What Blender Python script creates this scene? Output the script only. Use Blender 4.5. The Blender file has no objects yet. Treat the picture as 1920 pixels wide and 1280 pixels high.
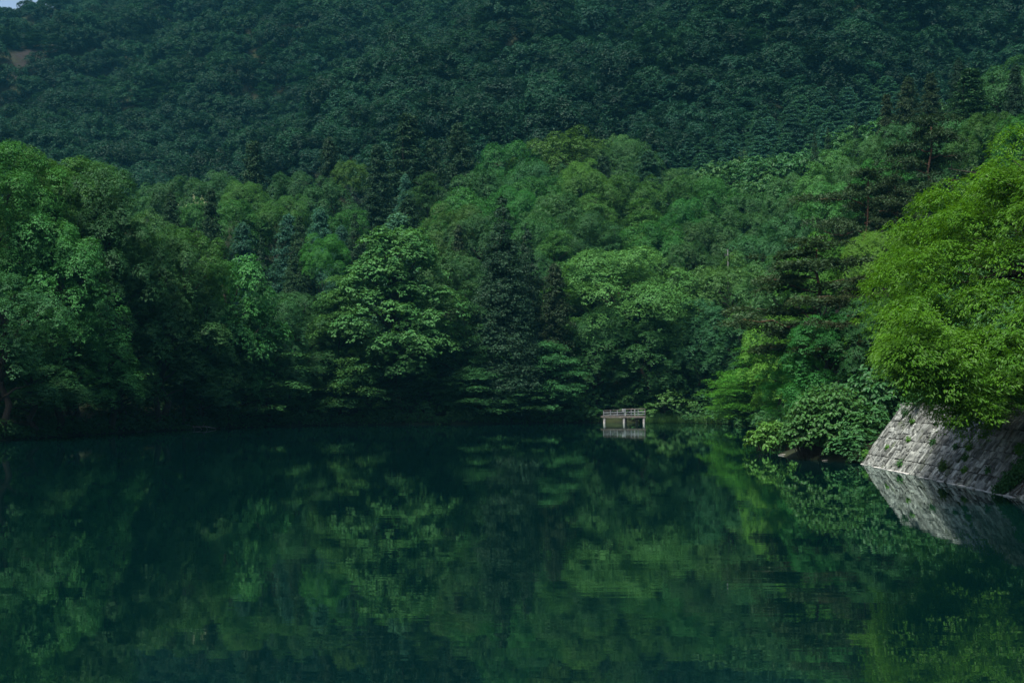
import bpy, math, random
import numpy as np
from mathutils import Vector

# ------------------------------------------------------------------ camera, sky, sun, exposure
sc = bpy.context.scene
COL = sc.collection
F, HY = 2200.0, 742.0            # focal length and horizon row in pixels of the 1920x1280 photograph
CAMZ = 4.0
cam_d = bpy.data.cameras.new("camera")
cam = bpy.data.objects.new("camera", cam_d)
COL.objects.link(cam)
cam.location = (0, 0, CAMZ)
cam.rotation_euler = (math.radians(90), 0, 0)
cam_d.sensor_width = 36.0
cam_d.lens = 36.0 * F / 1920.0
cam_d.shift_y = (HY - 640.0) / 1920.0
cam_d.clip_start = 0.1
cam_d.clip_end = 5000
sc.camera = cam

SUN_EL, SUN_AZ = math.radians(67), math.radians(-138)
w = bpy.data.worlds.new("World")
sc.world = w
w.use_nodes = True
nt = w.node_tree
sky = nt.nodes.new("ShaderNodeTexSky")
sky.sky_type = 'NISHITA'
sky.sun_disc = False
sky.sun_elevation = SUN_EL
sky.sun_rotation = SUN_AZ
sky.air_density = 1.2
sky.dust_density = 4.0
sky.ozone_density = 2.0
bg = nt.nodes["Background"]
bg.inputs[1].default_value = 0.130
nt.links.new(sky.outputs[0], bg.inputs[0])

sun_d = bpy.data.lights.new("sun", 'SUN')
sun_d.energy = 4.9
sun_d.angle = math.radians(15)
sun_d.color = (1.0, 0.93, 0.80)
sun = bpy.data.objects.new("sun", sun_d)
COL.objects.link(sun)
sdir = Vector((math.sin(SUN_AZ) * math.cos(SUN_EL), math.cos(SUN_AZ) * math.cos(SUN_EL), math.sin(SUN_EL)))
sun.rotation_euler = sdir.to_track_quat('Z', 'Y').to_euler()
sun.location = (-100, 100, 300)

sc.view_settings.view_transform = 'Standard'
sc.view_settings.look = 'None'
sc.view_settings.gamma = 1
sc.view_settings.exposure = 0.62
sc.cycles.max_bounces = 6
sc.cycles.diffuse_bounces = 3
sc.cycles.transmission_bounces = 3
sc.cycles.glossy_bounces = 3
sc.cycles.volume_bounces = 0
sc.cycles.caustics_reflective = False
sc.cycles.caustics_refractive = False

# ------------------------------------------------------------------ small helpers
def tag(o, label=None, cat=None, group=None, kind=None):
    if label: o["label"] = label
    if cat: o["category"] = cat
    if group: o["group"] = group
    if kind: o["kind"] = kind
    return o

def px(x, y, D):
    return np.array([(x - 960.0) / F * D, D, CAMZ + (HY - y) / F * D])

def unit(v):
    return v / np.maximum(np.linalg.norm(v, axis=-1, keepdims=True), 1e-9)

def mesh_from(name, V, faces, mats, attr=None, midx=None, smooth=False):
    """V (n,3); faces: (m,k) int array or list of such arrays of differing k."""
    if not (isinstance(faces, list) and isinstance(faces[0], np.ndarray)): faces = [np.asarray(faces)]
    faces = [np.asarray(f, dtype=np.int32) for f in faces if len(f)]
    me = bpy.data.meshes.new(name)
    me.vertices.add(len(V))
    me.vertices.foreach_set("co", np.ascontiguousarray(V, dtype=np.float32).ravel())
    nl = sum(f.size for f in faces)
    nf = sum(len(f) for f in faces)
    me.loops.add(nl)
    me.loops.foreach_set("vertex_index", np.concatenate([f.ravel() for f in faces]))
    starts, tot, off = [], [], 0
    for f in faces:
        k = f.shape[1]
        starts.append(off + np.arange(len(f)) * k)
        tot.append(np.full(len(f), k))
        off += f.size
    me.polygons.add(nf)
    me.polygons.foreach_set("loop_start", np.concatenate(starts).astype(np.int32))
    me.polygons.foreach_set("loop_total", np.concatenate(tot).astype(np.int32))
    if midx is not None:
        me.polygons.foreach_set("material_index", np.asarray(midx, dtype=np.int32))
    me.polygons.foreach_set("use_smooth", np.full(nf, smooth, dtype=bool))
    if attr is not None:
        for an, av in attr.items():
            a = me.attributes.new(an, 'FLOAT', 'POINT')
            a.data.foreach_set("value", np.asarray(av, dtype=np.float32))
    for m in (mats if isinstance(mats, (list, tuple)) else [mats]):
        me.materials.append(m)
    me.update()
    me.validate()
    return me

def add(name, me, parent=None):
    o = bpy.data.objects.new(name, me)
    COL.objects.link(o)
    if parent: o.parent = parent
    return o

def empty(name, loc=(0, 0, 0), rz=0.0):
    o = bpy.data.objects.new(name, None)
    COL.objects.link(o)
    o.location = loc
    o.rotation_euler = (0, 0, rz)
    o.empty_display_size = 0.5
    return o

class Geo:
    """collects tubes and boxes into one mesh"""
    def __init__(s): s.V, s.Q, s.n = [], [], 0
    def push(s, V, Q):
        s.V.append(np.asarray(V, float)); s.Q.append(np.asarray(Q, int) + s.n); s.n += len(V)
    def tube(s, P, R, k=7):
        P = np.asarray(P, float); R = np.asarray(R, float); n = len(P)
        T = unit(np.gradient(P, axis=0))
        up = np.array([0.31, 0.17, 0.93])
        A = np.cross(T, up); bad = np.linalg.norm(A, axis=1) < 0.15
        A[bad] = np.cross(T[bad], [1.0, 0.1, 0]); A = unit(A); B = np.cross(T, A)
        a = np.linspace(0, 2 * math.pi, k, endpoint=False)
        ring = P[:, None] + R[:, None, None] * (np.cos(a)[None, :, None] * A[:, None] + np.sin(a)[None, :, None] * B[:, None])
        V = ring.reshape(-1, 3)
        i = np.arange(n - 1)[:, None] * k; j = np.arange(k)[None]; j2 = (j + 1) % k
        Q = np.stack([i + j, i + j2, i + k + j2, i + k + j], -1).reshape(-1, 4)
        V = np.vstack([V, P[0], P[-1]])
        c0, c1 = n * k, n * k + 1
        jj = np.arange(0, k); cap0 = np.stack([np.full(k, c0), (jj + 1) % k, jj, jj], -1)
        # caps as degenerate-free triangles stored separately
        s.push(V, Q)
        s.T = getattr(s, "T", [])
        base = s.n - len(V)
        s.T.append(np.stack([np.full(k, c0), (jj + 1) % k, jj], -1) + base)
        s.T.append(np.stack([np.full(k, c1), (n - 1) * k + jj, (n - 1) * k + (jj + 1) % k], -1) + base)
    def box(s, c, size, rz=0.0, jit=0.0, rng=None, bev=0.0):
        x, y, z = np.array(size) / 2.0
        V = np.array([[sx * x, sy * y, sz * z] for sz in (-1, 1) for sx, sy in ((-1, -1), (1, -1), (1, 1), (-1, 1))])
        if jit and rng is not None: V = V + rng.normal(0, jit, V.shape)
        ca, sa = math.cos(rz), math.sin(rz)
        V = V @ np.array([[ca, sa, 0], [-sa, ca, 0], [0, 0, 1]]) + np.array(c)
        s.push(V, [[0, 3, 2, 1], [4, 5, 6, 7], [0, 1, 5, 4], [1, 2, 6, 5], [2, 3, 7, 6], [3, 0, 4, 7]])
    def mesh(s, name, mats, smooth=False):
        fs = [np.concatenate(s.Q)]
        if getattr(s, "T", None): fs.append(np.concatenate(s.T))
        return mesh_from(name, np.concatenate(s.V), fs, mats, smooth=smooth)

def vnoise(x, y, seed=0):
    """smooth value noise, vectorised"""
    xi, yi = np.floor(x).astype(np.int64), np.floor(y).astype(np.int64)
    fx, fy = x - xi, y - yi
    fx, fy = fx * fx * (3 - 2 * fx), fy * fy * (3 - 2 * fy)
    def h(a, b):
        n = (a * 374761393 + b * 668265263 + seed * 974711) & 0x7fffffff
        n = ((n ^ (n >> 13)) * 1274126177) & 0x7fffffff
        return ((n ^ (n >> 16)) & 0xffff) / 65535.0
    return (h(xi, yi) * (1 - fx) + h(xi + 1, yi) * fx) * (1 - fy) + (h(xi, yi + 1) * (1 - fx) + h(xi + 1, yi + 1) * fx) * fy

# ------------------------------------------------------------------ materials
def new_mat(name):
    m = bpy.data.materials.new(name)
    m.use_nodes = True
    m.node_tree.nodes.clear()
    return m, m.node_tree.nodes, m.node_tree.links

def foliage_mat(name, c1, c2, trans=0.27, gloss=0.010, rough=0.45, spread=0.20, hue=0.018):
    m, N, L = new_mat(name)
    out = N.new("ShaderNodeOutputMaterial")
    at = N.new("ShaderNodeAttribute"); at.attribute_name = "tint"
    mix = N.new("ShaderNodeMix"); mix.data_type = 'RGBA'
    mix.inputs[6].default_value = (*c1, 1); mix.inputs[7].default_value = (*c2, 1)
    L.new(at.outputs["Fac"], mix.inputs[0])
    oi = N.new("ShaderNodeObjectInfo")
    mul = N.new("ShaderNodeMix"); mul.data_type = 'RGBA'; mul.blend_type = 'MULTIPLY'; mul.inputs[0].default_value = 1
    L.new(mix.outputs[2], mul.inputs[6]); L.new(oi.outputs["Color"], mul.inputs[7])
    hs = N.new("ShaderNodeHueSaturation")
    mr = N.new("ShaderNodeMapRange"); mr.inputs[3].default_value = 1 - spread; mr.inputs[4].default_value = 1 + spread
    L.new(oi.outputs["Random"], mr.inputs[0]); L.new(mr.outputs[0], hs.inputs["Value"])
    m7 = N.new("ShaderNodeMath"); m7.operation = 'MULTIPLY'; m7.inputs[1].default_value = 7.31
    fr = N.new("ShaderNodeMath"); fr.operation = 'FRACT'
    L.new(oi.outputs["Random"], m7.inputs[0]); L.new(m7.outputs[0], fr.inputs[0])
    mh = N.new("ShaderNodeMapRange"); mh.inputs[3].default_value = 0.5 - 0.8 * hue; mh.inputs[4].default_value = 0.5 + 1.1 * hue
    L.new(fr.outputs[0], mh.inputs[0]); L.new(mh.outputs[0], hs.inputs["Hue"])
    L.new(mul.outputs[2], hs.inputs["Color"])
    d = N.new("ShaderNodeBsdfDiffuse"); t = N.new("ShaderNodeBsdfTranslucent")
    L.new(hs.outputs[0], d.inputs[0])
    ty = N.new("ShaderNodeMix"); ty.data_type = 'RGBA'; ty.blend_type = 'MULTIPLY'; ty.inputs[0].default_value = 1
    ty.inputs[7].default_value = (1.25, 1.15, 0.55, 1)
    L.new(hs.outputs[0], ty.inputs[6]); L.new(ty.outputs[2], t.inputs[0])
    ms = N.new("ShaderNodeMixShader"); ms.inputs[0].default_value = trans
    L.new(d.outputs[0], ms.inputs[1]); L.new(t.outputs[0], ms.inputs[2])
    g = N.new("ShaderNodeBsdfGlossy"); g.inputs["Roughness"].default_value = rough
    g.inputs[0].default_value = (0.8, 0.9, 0.9, 1)
    m2 = N.new("ShaderNodeMixShader"); m2.inputs[0].default_value = gloss
    L.new(ms.outputs[0], m2.inputs[1]); L.new(g.outputs[0], m2.inputs[2])
    L.new(m2.outputs[0], out.inputs[0])
    return m

def noise_mat(name, c1, c2, scale, rough=0.9, bump=0.3, c3=None, scale3=1.0, stretch=(1, 1, 1), lo=0.35, hi=0.65, lo3=0.55, hi3=0.7):
    m, N, L = new_mat(name)
    out = N.new("ShaderNodeOutputMaterial"); b = N.new("ShaderNodeBsdfPrincipled")
    b.inputs["Roughness"].default_value = rough
    b.inputs["Specular IOR Level"].default_value = 0.12
    tc = N.new("ShaderNodeTexCoord"); mp = N.new("ShaderNodeMapping"); mp.inputs["Scale"].default_value = stretch
    L.new(tc.outputs["Object"], mp.inputs[0])
    n = N.new("ShaderNodeTexNoise"); n.inputs["Scale"].default_value = scale; n.inputs["Detail"].default_value = 8
    L.new(mp.outputs[0], n.inputs["Vector"])
    r = N.new("ShaderNodeMapRange"); r.inputs[1].default_value = lo; r.inputs[2].default_value = hi
    L.new(n.outputs["Fac"], r.inputs[0])
    mix = N.new("ShaderNodeMix"); mix.data_type = 'RGBA'
    mix.inputs[6].default_value = (*c1, 1); mix.inputs[7].default_value = (*c2, 1)
    L.new(r.outputs[0], mix.inputs[0])
    last = mix.outputs[2]
    if c3:
        n3 = N.new("ShaderNodeTexNoise"); n3.inputs["Scale"].default_value = scale3; n3.inputs["Detail"].default_value = 6
        L.new(tc.outputs["Object"], n3.inputs["Vector"])
        r3 = N.new("ShaderNodeMapRange"); r3.inputs[1].default_value = lo3; r3.inputs[2].default_value = hi3
        L.new(n3.outputs["Fac"], r3.inputs[0])
        mx3 = N.new("ShaderNodeMix"); mx3.data_type = 'RGBA'; mx3.inputs[7].default_value = (*c3, 1)
        L.new(last, mx3.inputs[6]); L.new(r3.outputs[0], mx3.inputs[0]); last = mx3.outputs[2]
    L.new(last, b.inputs["Base Color"])
    bp = N.new("ShaderNodeBump"); bp.inputs["Strength"].default_value = bump; bp.inputs["Distance"].default_value = 0.05
    L.new(n.outputs["Fac"], bp.inputs["Height"]); L.new(bp.outputs[0], b.inputs["Normal"])
    L.new(b.outputs[0], out.inputs[0])
    return m, N, L, b, mix

M_BROAD = foliage_mat("broadleaf_foliage", (0.026, 0.094, 0.030), (0.046, 0.140, 0.040))
M_TEAL = foliage_mat("soft_needle_foliage", (0.030, 0.098, 0.056), (0.046, 0.128, 0.070), trans=0.35)
M_CONE = foliage_mat("dark_needle_foliage", (0.014, 0.044, 0.021), (0.026, 0.066, 0.028), trans=0.2)
M_PINE = foliage_mat("pine_needle_foliage", (0.020, 0.046, 0.020), (0.036, 0.068, 0.026), trans=0.2)
M_MAPLE = foliage_mat("bright_maple_foliage", (0.040, 0.134, 0.008), (0.074, 0.198, 0.012), trans=0.40, spread=0.0, hue=0.0)
M_SHRUB = foliage_mat("large_leaf_foliage", (0.030, 0.100, 0.028), (0.052, 0.150, 0.040), trans=0.3, gloss=0.010, rough=0.4, spread=0.06, hue=0.004)
M_FOREST = foliage_mat("mountain_foliage", (0.007, 0.034, 0.019), (0.013, 0.056, 0.026), trans=0.22, spread=0.42)  # leaf colour lowered to carry the shade over the mountainside
M_FLOWER = foliage_mat("cream_blossom", (0.40, 0.42, 0.30), (0.55, 0.55, 0.42), trans=0.3)
M_BARK = noise_mat("grey_brown_bark", (0.022, 0.020, 0.017), (0.055, 0.048, 0.040), 6, stretch=(3, 3, 0.6))[0]
M_PBARK = noise_mat("reddish_pine_bark", (0.055, 0.032, 0.022), (0.12, 0.068, 0.045), 6, stretch=(3, 3, 0.8))[0]

# terrain material: soil, scrubby green and bare rock by a vertex mask
M_SOIL, tN, tL, tB, tMix = noise_mat("forest_floor", (0.010, 0.013, 0.008), (0.020, 0.028, 0.012), 0.35, bump=0.8)
[n for n in tN if n.type == "BUMP"][0].inputs["Distance"].default_value = 0.8
_a = tN.new("ShaderNodeAttribute"); _a.attribute_name = "rock"
_n = tN.new("ShaderNodeTexNoise"); _n.inputs["Scale"].default_value = 0.25; _n.inputs["Detail"].default_value = 9
_tc = [n for n in tN if n.type == 'TEX_COORD'][0]
tL.new(_tc.outputs["Object"], _n.inputs["Vector"])
_rm = tN.new("ShaderNodeMix"); _rm.data_type = 'RGBA'
_rm.inputs[6].default_value = (0.009, 0.009, 0.011, 1); _rm.inputs[7].default_value = (0.024, 0.020, 0.020, 1)
tL.new(_n.outputs["Fac"], _rm.inputs[0])
_fm = tN.new("ShaderNodeMix"); _fm.data_type = 'RGBA'
tL.new(_a.outputs["Fac"], _fm.inputs[0]); tL.new(tMix.outputs[2], _fm.inputs[6]); tL.new(_rm.outputs[2], _fm.inputs[7])
tL.new(_fm.outputs[2], tB.inputs["Base Color"])

# ------------------------------------------------------------------ the lake outline and the ground
LAKE = np.array([(-30, 5), (20, 5), (19.2, 20), (19.8, 45), (20.7, 70), (19.0, 72.5), (17.6, 76), (18.6, 82), (22, 92),
                 (25, 105), (28, 125), (30, 150), (31, 168), (24, 174), (14, 175), (4, 172), (-6, 166), (-16, 163),
                 (-25, 160), (-31, 154), (-36, 145), (-41, 133), (-44, 120), (-46, 100), (-45, 70), (-42, 40), (-38, 15)], float)

def lake_sd(X, Y):
    """signed distance to the lake outline, positive on land"""
    P = np.stack([X, Y], -1).reshape(-1, 2)
    d2 = np.full(len(P), 1e18); inside = np.zeros(len(P), bool)
    n = len(LAKE)
    for i in range(n):
        a, b = LAKE[i], LAKE[(i + 1) % n]
        e = b - a; w_ = P - a
        t = np.clip((w_ @ e) / (e @ e), 0, 1)
        q = w_ - t[:, None] * e
        d2 = np.minimum(d2, (q ** 2).sum(1))
        c = (a[1] > P[:, 1]) != (b[1] > P[:, 1])
        with np.errstate(divide='ignore', invalid='ignore'):
            xx = (b[0] - a[0]) * (P[:, 1] - a[1]) / (b[1] - a[1] + 1e-12) + a[0]
        inside ^= c & (P[:, 0] < xx)
    d = np.sqrt(d2); d[inside] *= -1
    return d.reshape(np.shape(X))

def mountain_z(X, Y):
    u = X / np.maximum(Y, 50.0)
    db = np.interp(u, [-0.5, -0.3, -0.1, 0.1, 0.25, 0.45], [400, 385, 345, 318, 305, 285])
    sl = np.interp(u, [-0.5, -0.3, 0.0, 0.45], [0.52, 0.54, 0.62, 0.66])
    z = 64 + sl * (Y - db)
    dia = (X * 0.72 - Y * 0.42)
    z = z + 11 * np.sin(dia / 17.0 + 1.6 * vnoise(X / 60, Y / 60, 3)) * np.clip((Y - db) / 60, 0, 1)
    z = z + 22 * (vnoise(X / 70, Y / 70, 1) - 0.5) + 13 * (vnoise(X / 26, Y / 24, 2) - 0.5)
    cap = np.minimum(221 + 330 * (u + 0.436) + 2500 * np.maximum(0, u + 0.375), 360)
    z = np.minimum(z, cap - np.maximum(0, Y - 760) * 0.10)
    return z

def ground_z(X, Y):
    X = np.asarray(X, float); Y = np.asarray(Y, float)
    s = lake_sd(X, Y)
    k = np.interp(X, [-90, -50, -15, 5, 25, 50, 80], [0.30, 0.27, 0.36, 0.47, 0.50, 0.62, 0.70])
    hill = np.where(s < 0, np.maximum(-2.2, 0.6 * s), 0.35 * np.minimum(s, 3) + k * np.maximum(s - 3, 0))
    crest = 262.0 - np.clip((X - 40) * 0.75, 0, 45)
    rz = np.maximum(0, Y - crest)
    hill = hill - rz * (k + 0.12)
    # terrace behind the masonry wall
    wallz = np.where(s < 0.3, np.maximum(-2.2, (s - 0.3) * 1.3), np.minimum((s - 0.3) * 1.3, 3.35 + np.maximum(0, s - 12) * 0.45))
    m = np.clip((73.5 - Y) / 4.0, 0, 1) * (X > 0)
    z = hill * (1 - m) + wallz * m
    # the near shore under the camera stays low
    near = np.clip((40 - Y) / 20.0, 0, 1) * (X < 15)
    z = np.where(s > 0, z * (1 - near) + np.minimum(z, 1.6) * near, z)
    z = z + np.where(s > 3, 1.6 * (vnoise(X / 15, Y / 15, 5) - 0.5) * np.clip((s - 3) / 15, 0, 1) * (1 - m), 0)
    mz = mountain_z(X, Y)
    far = np.clip((Y - 230) / 50, 0, 1)
    mz = mz * far + (-50) * (1 - far)
    a, b = z, mz
    h = np.clip(0.5 + 0.5 * (a - b) / 12.0, 0, 1)
    return a * h + b * (1 - h) + 12.0 * 0.5 * h * (1 - h)

def gz(x, y): return float(ground_z(np.array([x]), np.array([y]))[0])

def rock_mask(X, Y):
    """bare places on the mountain, given in view angles"""
    Z = ground_z(X, Y)
    ax = 960 + X / np.maximum(Y, 1) * F
    ay = HY - (Z - CAMZ) / np.maximum(Y, 1) * F
    def blob(cx, cy, rx, ry):
        d = np.hypot((ax - cx) / rx, (ay - cy) / ry) + 1.1 * (vnoise(ax / 13, ay / 9, 9) - 0.5)
        return np.clip((1.15 - d) / 0.4, 0, 1)
    r = np.maximum.reduce([blob(62, 112, 52, 24), blob(30, 130, 30, 22), blob(950, 226, 24, 30), blob(940, 252, 30, 12)])
    return np.where(Y > 300, r, 0)

def axis(*segs):
    out = []
    for a, b, st in segs: out.append(np.arange(a, b, st))
    return np.concatenate(out)
gx = axis((-900, -520, 40), (-520, -110, 5), (-110, -60, 2.5), (-60, 60, 1.25), (60, 110, 2.5), (110, 420, 5), (420, 900.1, 40))
gy = axis((-300, -60, 30), (-60, 0, 5), (0, 190, 1.25), (190, 300, 2.5), (300, 820, 5), (820, 1300.1, 40))
GX, GY = np.meshgrid(gx, gy)
GZ = ground_z(GX, GY)
V = np.stack([GX, GY, GZ], -1).reshape(-1, 3)
nx_, ny_ = len(gx), len(gy)
ii = (np.arange(ny_ - 1)[:, None] * nx_ + np.arange(nx_ - 1)[None]).ravel()
Q = np.stack([ii, ii + 1, ii + nx_ + 1, ii + nx_], -1)
ground = add("ground", mesh_from("ground", V, Q, M_SOIL, {"rock": rock_mask(GX, GY).ravel()}, smooth=True))
tag(ground, "dark forest floor of the lake banks, wooded hill and mountainside", "ground", kind="structure")

# water
def water_mat():
    m, N, L = new_mat("lake_water")
    out = N.new("ShaderNodeOutputMaterial")
    tc = N.new("ShaderNodeTexCoord")
    def nz(scale, st, detail):
        mp = N.new("ShaderNodeMapping"); mp.inputs["Scale"].default_value = st
        L.new(tc.outputs["Object"], mp.inputs[0])
        n = N.new("ShaderNodeTexNoise"); n.inputs["Scale"].default_value = scale; n.inputs["Detail"].default_value = detail
        L.new(mp.outputs[0], n.inputs["Vector"]); return n
    n1 = nz(1.0, (0.16, 0.80, 1), 3)
    n2 = nz(1.0, (0.9, 3.4, 1), 2)
    n3 = nz(1.0, (0.035, 0.06, 1), 2)            # calm and breezy patches
    r3 = N.new("ShaderNodeMapRange"); r3.inputs[1].default_value = 0.35; r3.inputs[2].default_value = 0.65
    r3.inputs[3].default_value = 0.35; r3.inputs[4].default_value = 1.0
    L.new(n3.outputs["Fac"], r3.inputs[0])
    s2 = N.new("ShaderNodeMath"); s2.operation = 'MULTIPLY'; s2.inputs[1].default_value = 0.16
    L.new(n2.outputs["Fac"], s2.inputs[0])
    ad = N.new("ShaderNodeMath"); ad.operation = 'ADD'
    L.new(n1.outputs["Fac"], ad.inputs[0]); L.new(s2.outputs[0], ad.inputs[1])
    mu = N.new("ShaderNodeMath"); mu.operation = 'MULTIPLY'
    L.new(ad.outputs[0], mu.inputs[0]); L.new(r3.outputs[0], mu.inputs[1])
    bp = N.new("ShaderNodeBump"); bp.inputs["Strength"].default_value = 1.0; bp.inputs["Distance"].default_value = 0.0042
    L.new(mu.outputs[0], bp.inputs["Height"])
    d = N.new("ShaderNodeBsdfDiffuse"); d.inputs[0].default_value = (0.0005, 0.0075, 0.0080, 1)
    g = N.new("ShaderNodeBsdfGlossy"); g.inputs["Roughness"].default_value = 0.016
    g.inputs[0].default_value = (0.84, 0.97, 0.92, 1)
    L.new(bp.outputs[0], g.inputs["Normal"])
    fr = N.new("ShaderNodeFresnel"); fr.inputs[0].default_value = 2.7
    L.new(bp.outputs[0], fr.inputs["Normal"])
    ms = N.new("ShaderNodeMixShader")
    L.new(fr.outputs[0], ms.inputs[0]); L.new(d.outputs[0], ms.inputs[1]); L.new(g.outputs[0], ms.inputs[2])
    L.new(ms.outputs[0], out.inputs[0])
    return m
M_WATER = water_mat()
wv = np.array([(-75, -8, 0), (34, -8, 0), (40, 190, 0), (-75, 190, 0)], float)
water = add("water", mesh_from("water", wv, [[0, 1, 2, 3]], M_WATER))
tag(water, "still dark green lake mirroring the trees", "lake", kind="structure")

# ------------------------------------------------------------------ foliage generators
TEMPLATES = {
    # u along, v across, w along the normal
    "rhomb": (np.array([(0, 0, 0), (.45, .5, .05), (1, 0, -.06), (.45, -.5, .05)]), np.array([[0, 1, 2, 3]])),
    "oval": (np.array([(0, 0, 0), (.3, .5, .10), (.72, .40, .06), (1, 0, -.12), (.72, -.40, .06), (.3, -.5, .10), (.5, 0, 0)]),
             np.array([[0, 1, 6, 5], [1, 2, 3, 6], [6, 3, 4, 5]])),
}
def leaf_geo(P, N, T, Ln, Wd, tint, tmpl="rhomb"):
    tv, tf = TEMPLATES[tmpl]
    N = unit(N); T = unit(T - (T * N).sum(1, keepdims=True) * N); B = np.cross(N, T)
    n, k = len(P), len(tv)
    Ln = np.broadcast_to(Ln, n)[:, None, None]; Wd = np.broadcast_to(Wd, n)[:, None, None]
    V = P[:, None] + T[:, None] * (tv[None, :, :1] * Ln) + B[:, None] * (tv[None, :, 1:2] * Wd) + N[:, None] * (tv[None, :, 2:] * Ln)
    Fc = (tf[None] + (np.arange(n) * k)[:, None, None]).reshape(-1, 4)
    return V.reshape(-1, 3), Fc, np.repeat(tint, k)

def rand_dirs(rng, n): return unit(rng.normal(size=(n, 3)))

def pads(rng, C, Nn, R, th=0.35, droop=0.25, dens=10.0, per=6, spray=0.28, nrand=0.32, tdown=0.25, rag=0.22, upn=0.28):
    """leaf positions, normals and directions on domed ragged pads. C centre, Nn pad axis, R radius (per pad)"""
    C = np.asarray(C, float); m = len(C); R = np.broadcast_to(np.asarray(R, float), m)
    Nn = unit(np.asarray(Nn, float))
    ref = np.where(np.abs(Nn[:, 2:3]) > 0.9, np.array([[1.0, 0, 0]]), np.array([[0, 0, 1.0]]))
    A = unit(np.cross(ref, Nn)); B = np.cross(Nn, A)
    ns = np.maximum(3, (math.pi * R ** 2 * dens / per).astype(int))
    ip = np.repeat(np.arange(m), ns); n = len(ip)
    th_ = rng.uniform(0, 2 * math.pi, n)
    ph = rng.uniform(0, 6.28, (m, 2))
    rag_ = 1 + rag * np.sin(3 * th_ + ph[ip, 0]) + rag * 0.7 * np.sin(5 * th_ + ph[ip, 1])
    rr = np.sqrt(rng.uniform(0, 1, n)) * rag_
    r = rr * R[ip]
    x, y = np.cos(th_) * r, np.sin(th_) * r
    z = th * R[ip] * (1 - rr ** 2) - rng.exponential(0.10, n) * R[ip]
    S = C[ip] + A[ip] * x[:, None] + B[ip] * y[:, None] + Nn[ip] * z[:, None]
    S[:, 2] -= droop * rr ** 2 * R[ip]
    Sn = unit(Nn[ip] + (A[ip] * x[:, None] + B[ip] * y[:, None]) * (2 * th / np.maximum(R[ip], .1))[:, None])
    rad = unit(A[ip] * x[:, None] + B[ip] * y[:, None] + 1e-6)
    st = np.clip(rng.normal(0.5, 0.22, n) + rng.normal(0, 0.16, m)[ip], 0, 1)
    il = np.repeat(np.arange(n), per); q = len(il)
    sp = spray * np.sqrt(np.clip(R[ip[il]], .3, 2.5))
    P = S[il] + rng.normal(0, 1, (q, 3)) * sp[:, None] * np.array([1, 1, .55])
    N = unit(Sn[il] + np.array([0, 0, upn]) + rng.normal(0, nrand, (q, 3)))
    T = unit(rad[il] * 0.7 + rng.normal(0, 0.55, (q, 3)) + np.array([0, 0, -tdown]))
    tint = np.clip(st[il] + rng.normal(0, 0.12, q), 0, 1)
    return P, N, T, tint

def limb(g, rng, a, b, r0, r1, n=6, sag=0.06, k=6):
    a, b = np.asarray(a, float), np.asarray(b, float)
    t = np.linspace(0, 1, n)[:, None]
    L_ = np.linalg.norm(b - a)
    P = a + (b - a) * t
    P[1:-1] += rng.normal(0, 0.025 * L_, (n - 2, 3))
    P[:, 2] += np.sin(t[:, 0] * math.pi) * sag * L_
    g.tube(P, np.linspace(r0, r1, n), k)

class Proto: pass
def finish(kind, g, P, N, T, Ln, Wd, tint, mat, bark, tmpl="rhomb", rng=None):
    q = len(P)
    Ln = Ln * rng.uniform(0.7, 1.3, q); Wd = Wd * rng.uniform(0.75, 1.25, q)
    V, Fc, tv = leaf_geo(P, N, T, Ln, Wd, tint, tmpl)
    p = Proto()
    p.crown = mesh_from(kind + "_crown", V, Fc, mat, {"tint": tv})
    p.trunk = g.mesh(kind + "_trunk", bark, smooth=True) if g else None
    p.h = np.percentile(P[:, 2], 99.7)
    r = np.hypot(P[:, 0], P[:, 1])
    p.w = 2 * np.percentile(r, 95)
    return p

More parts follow.
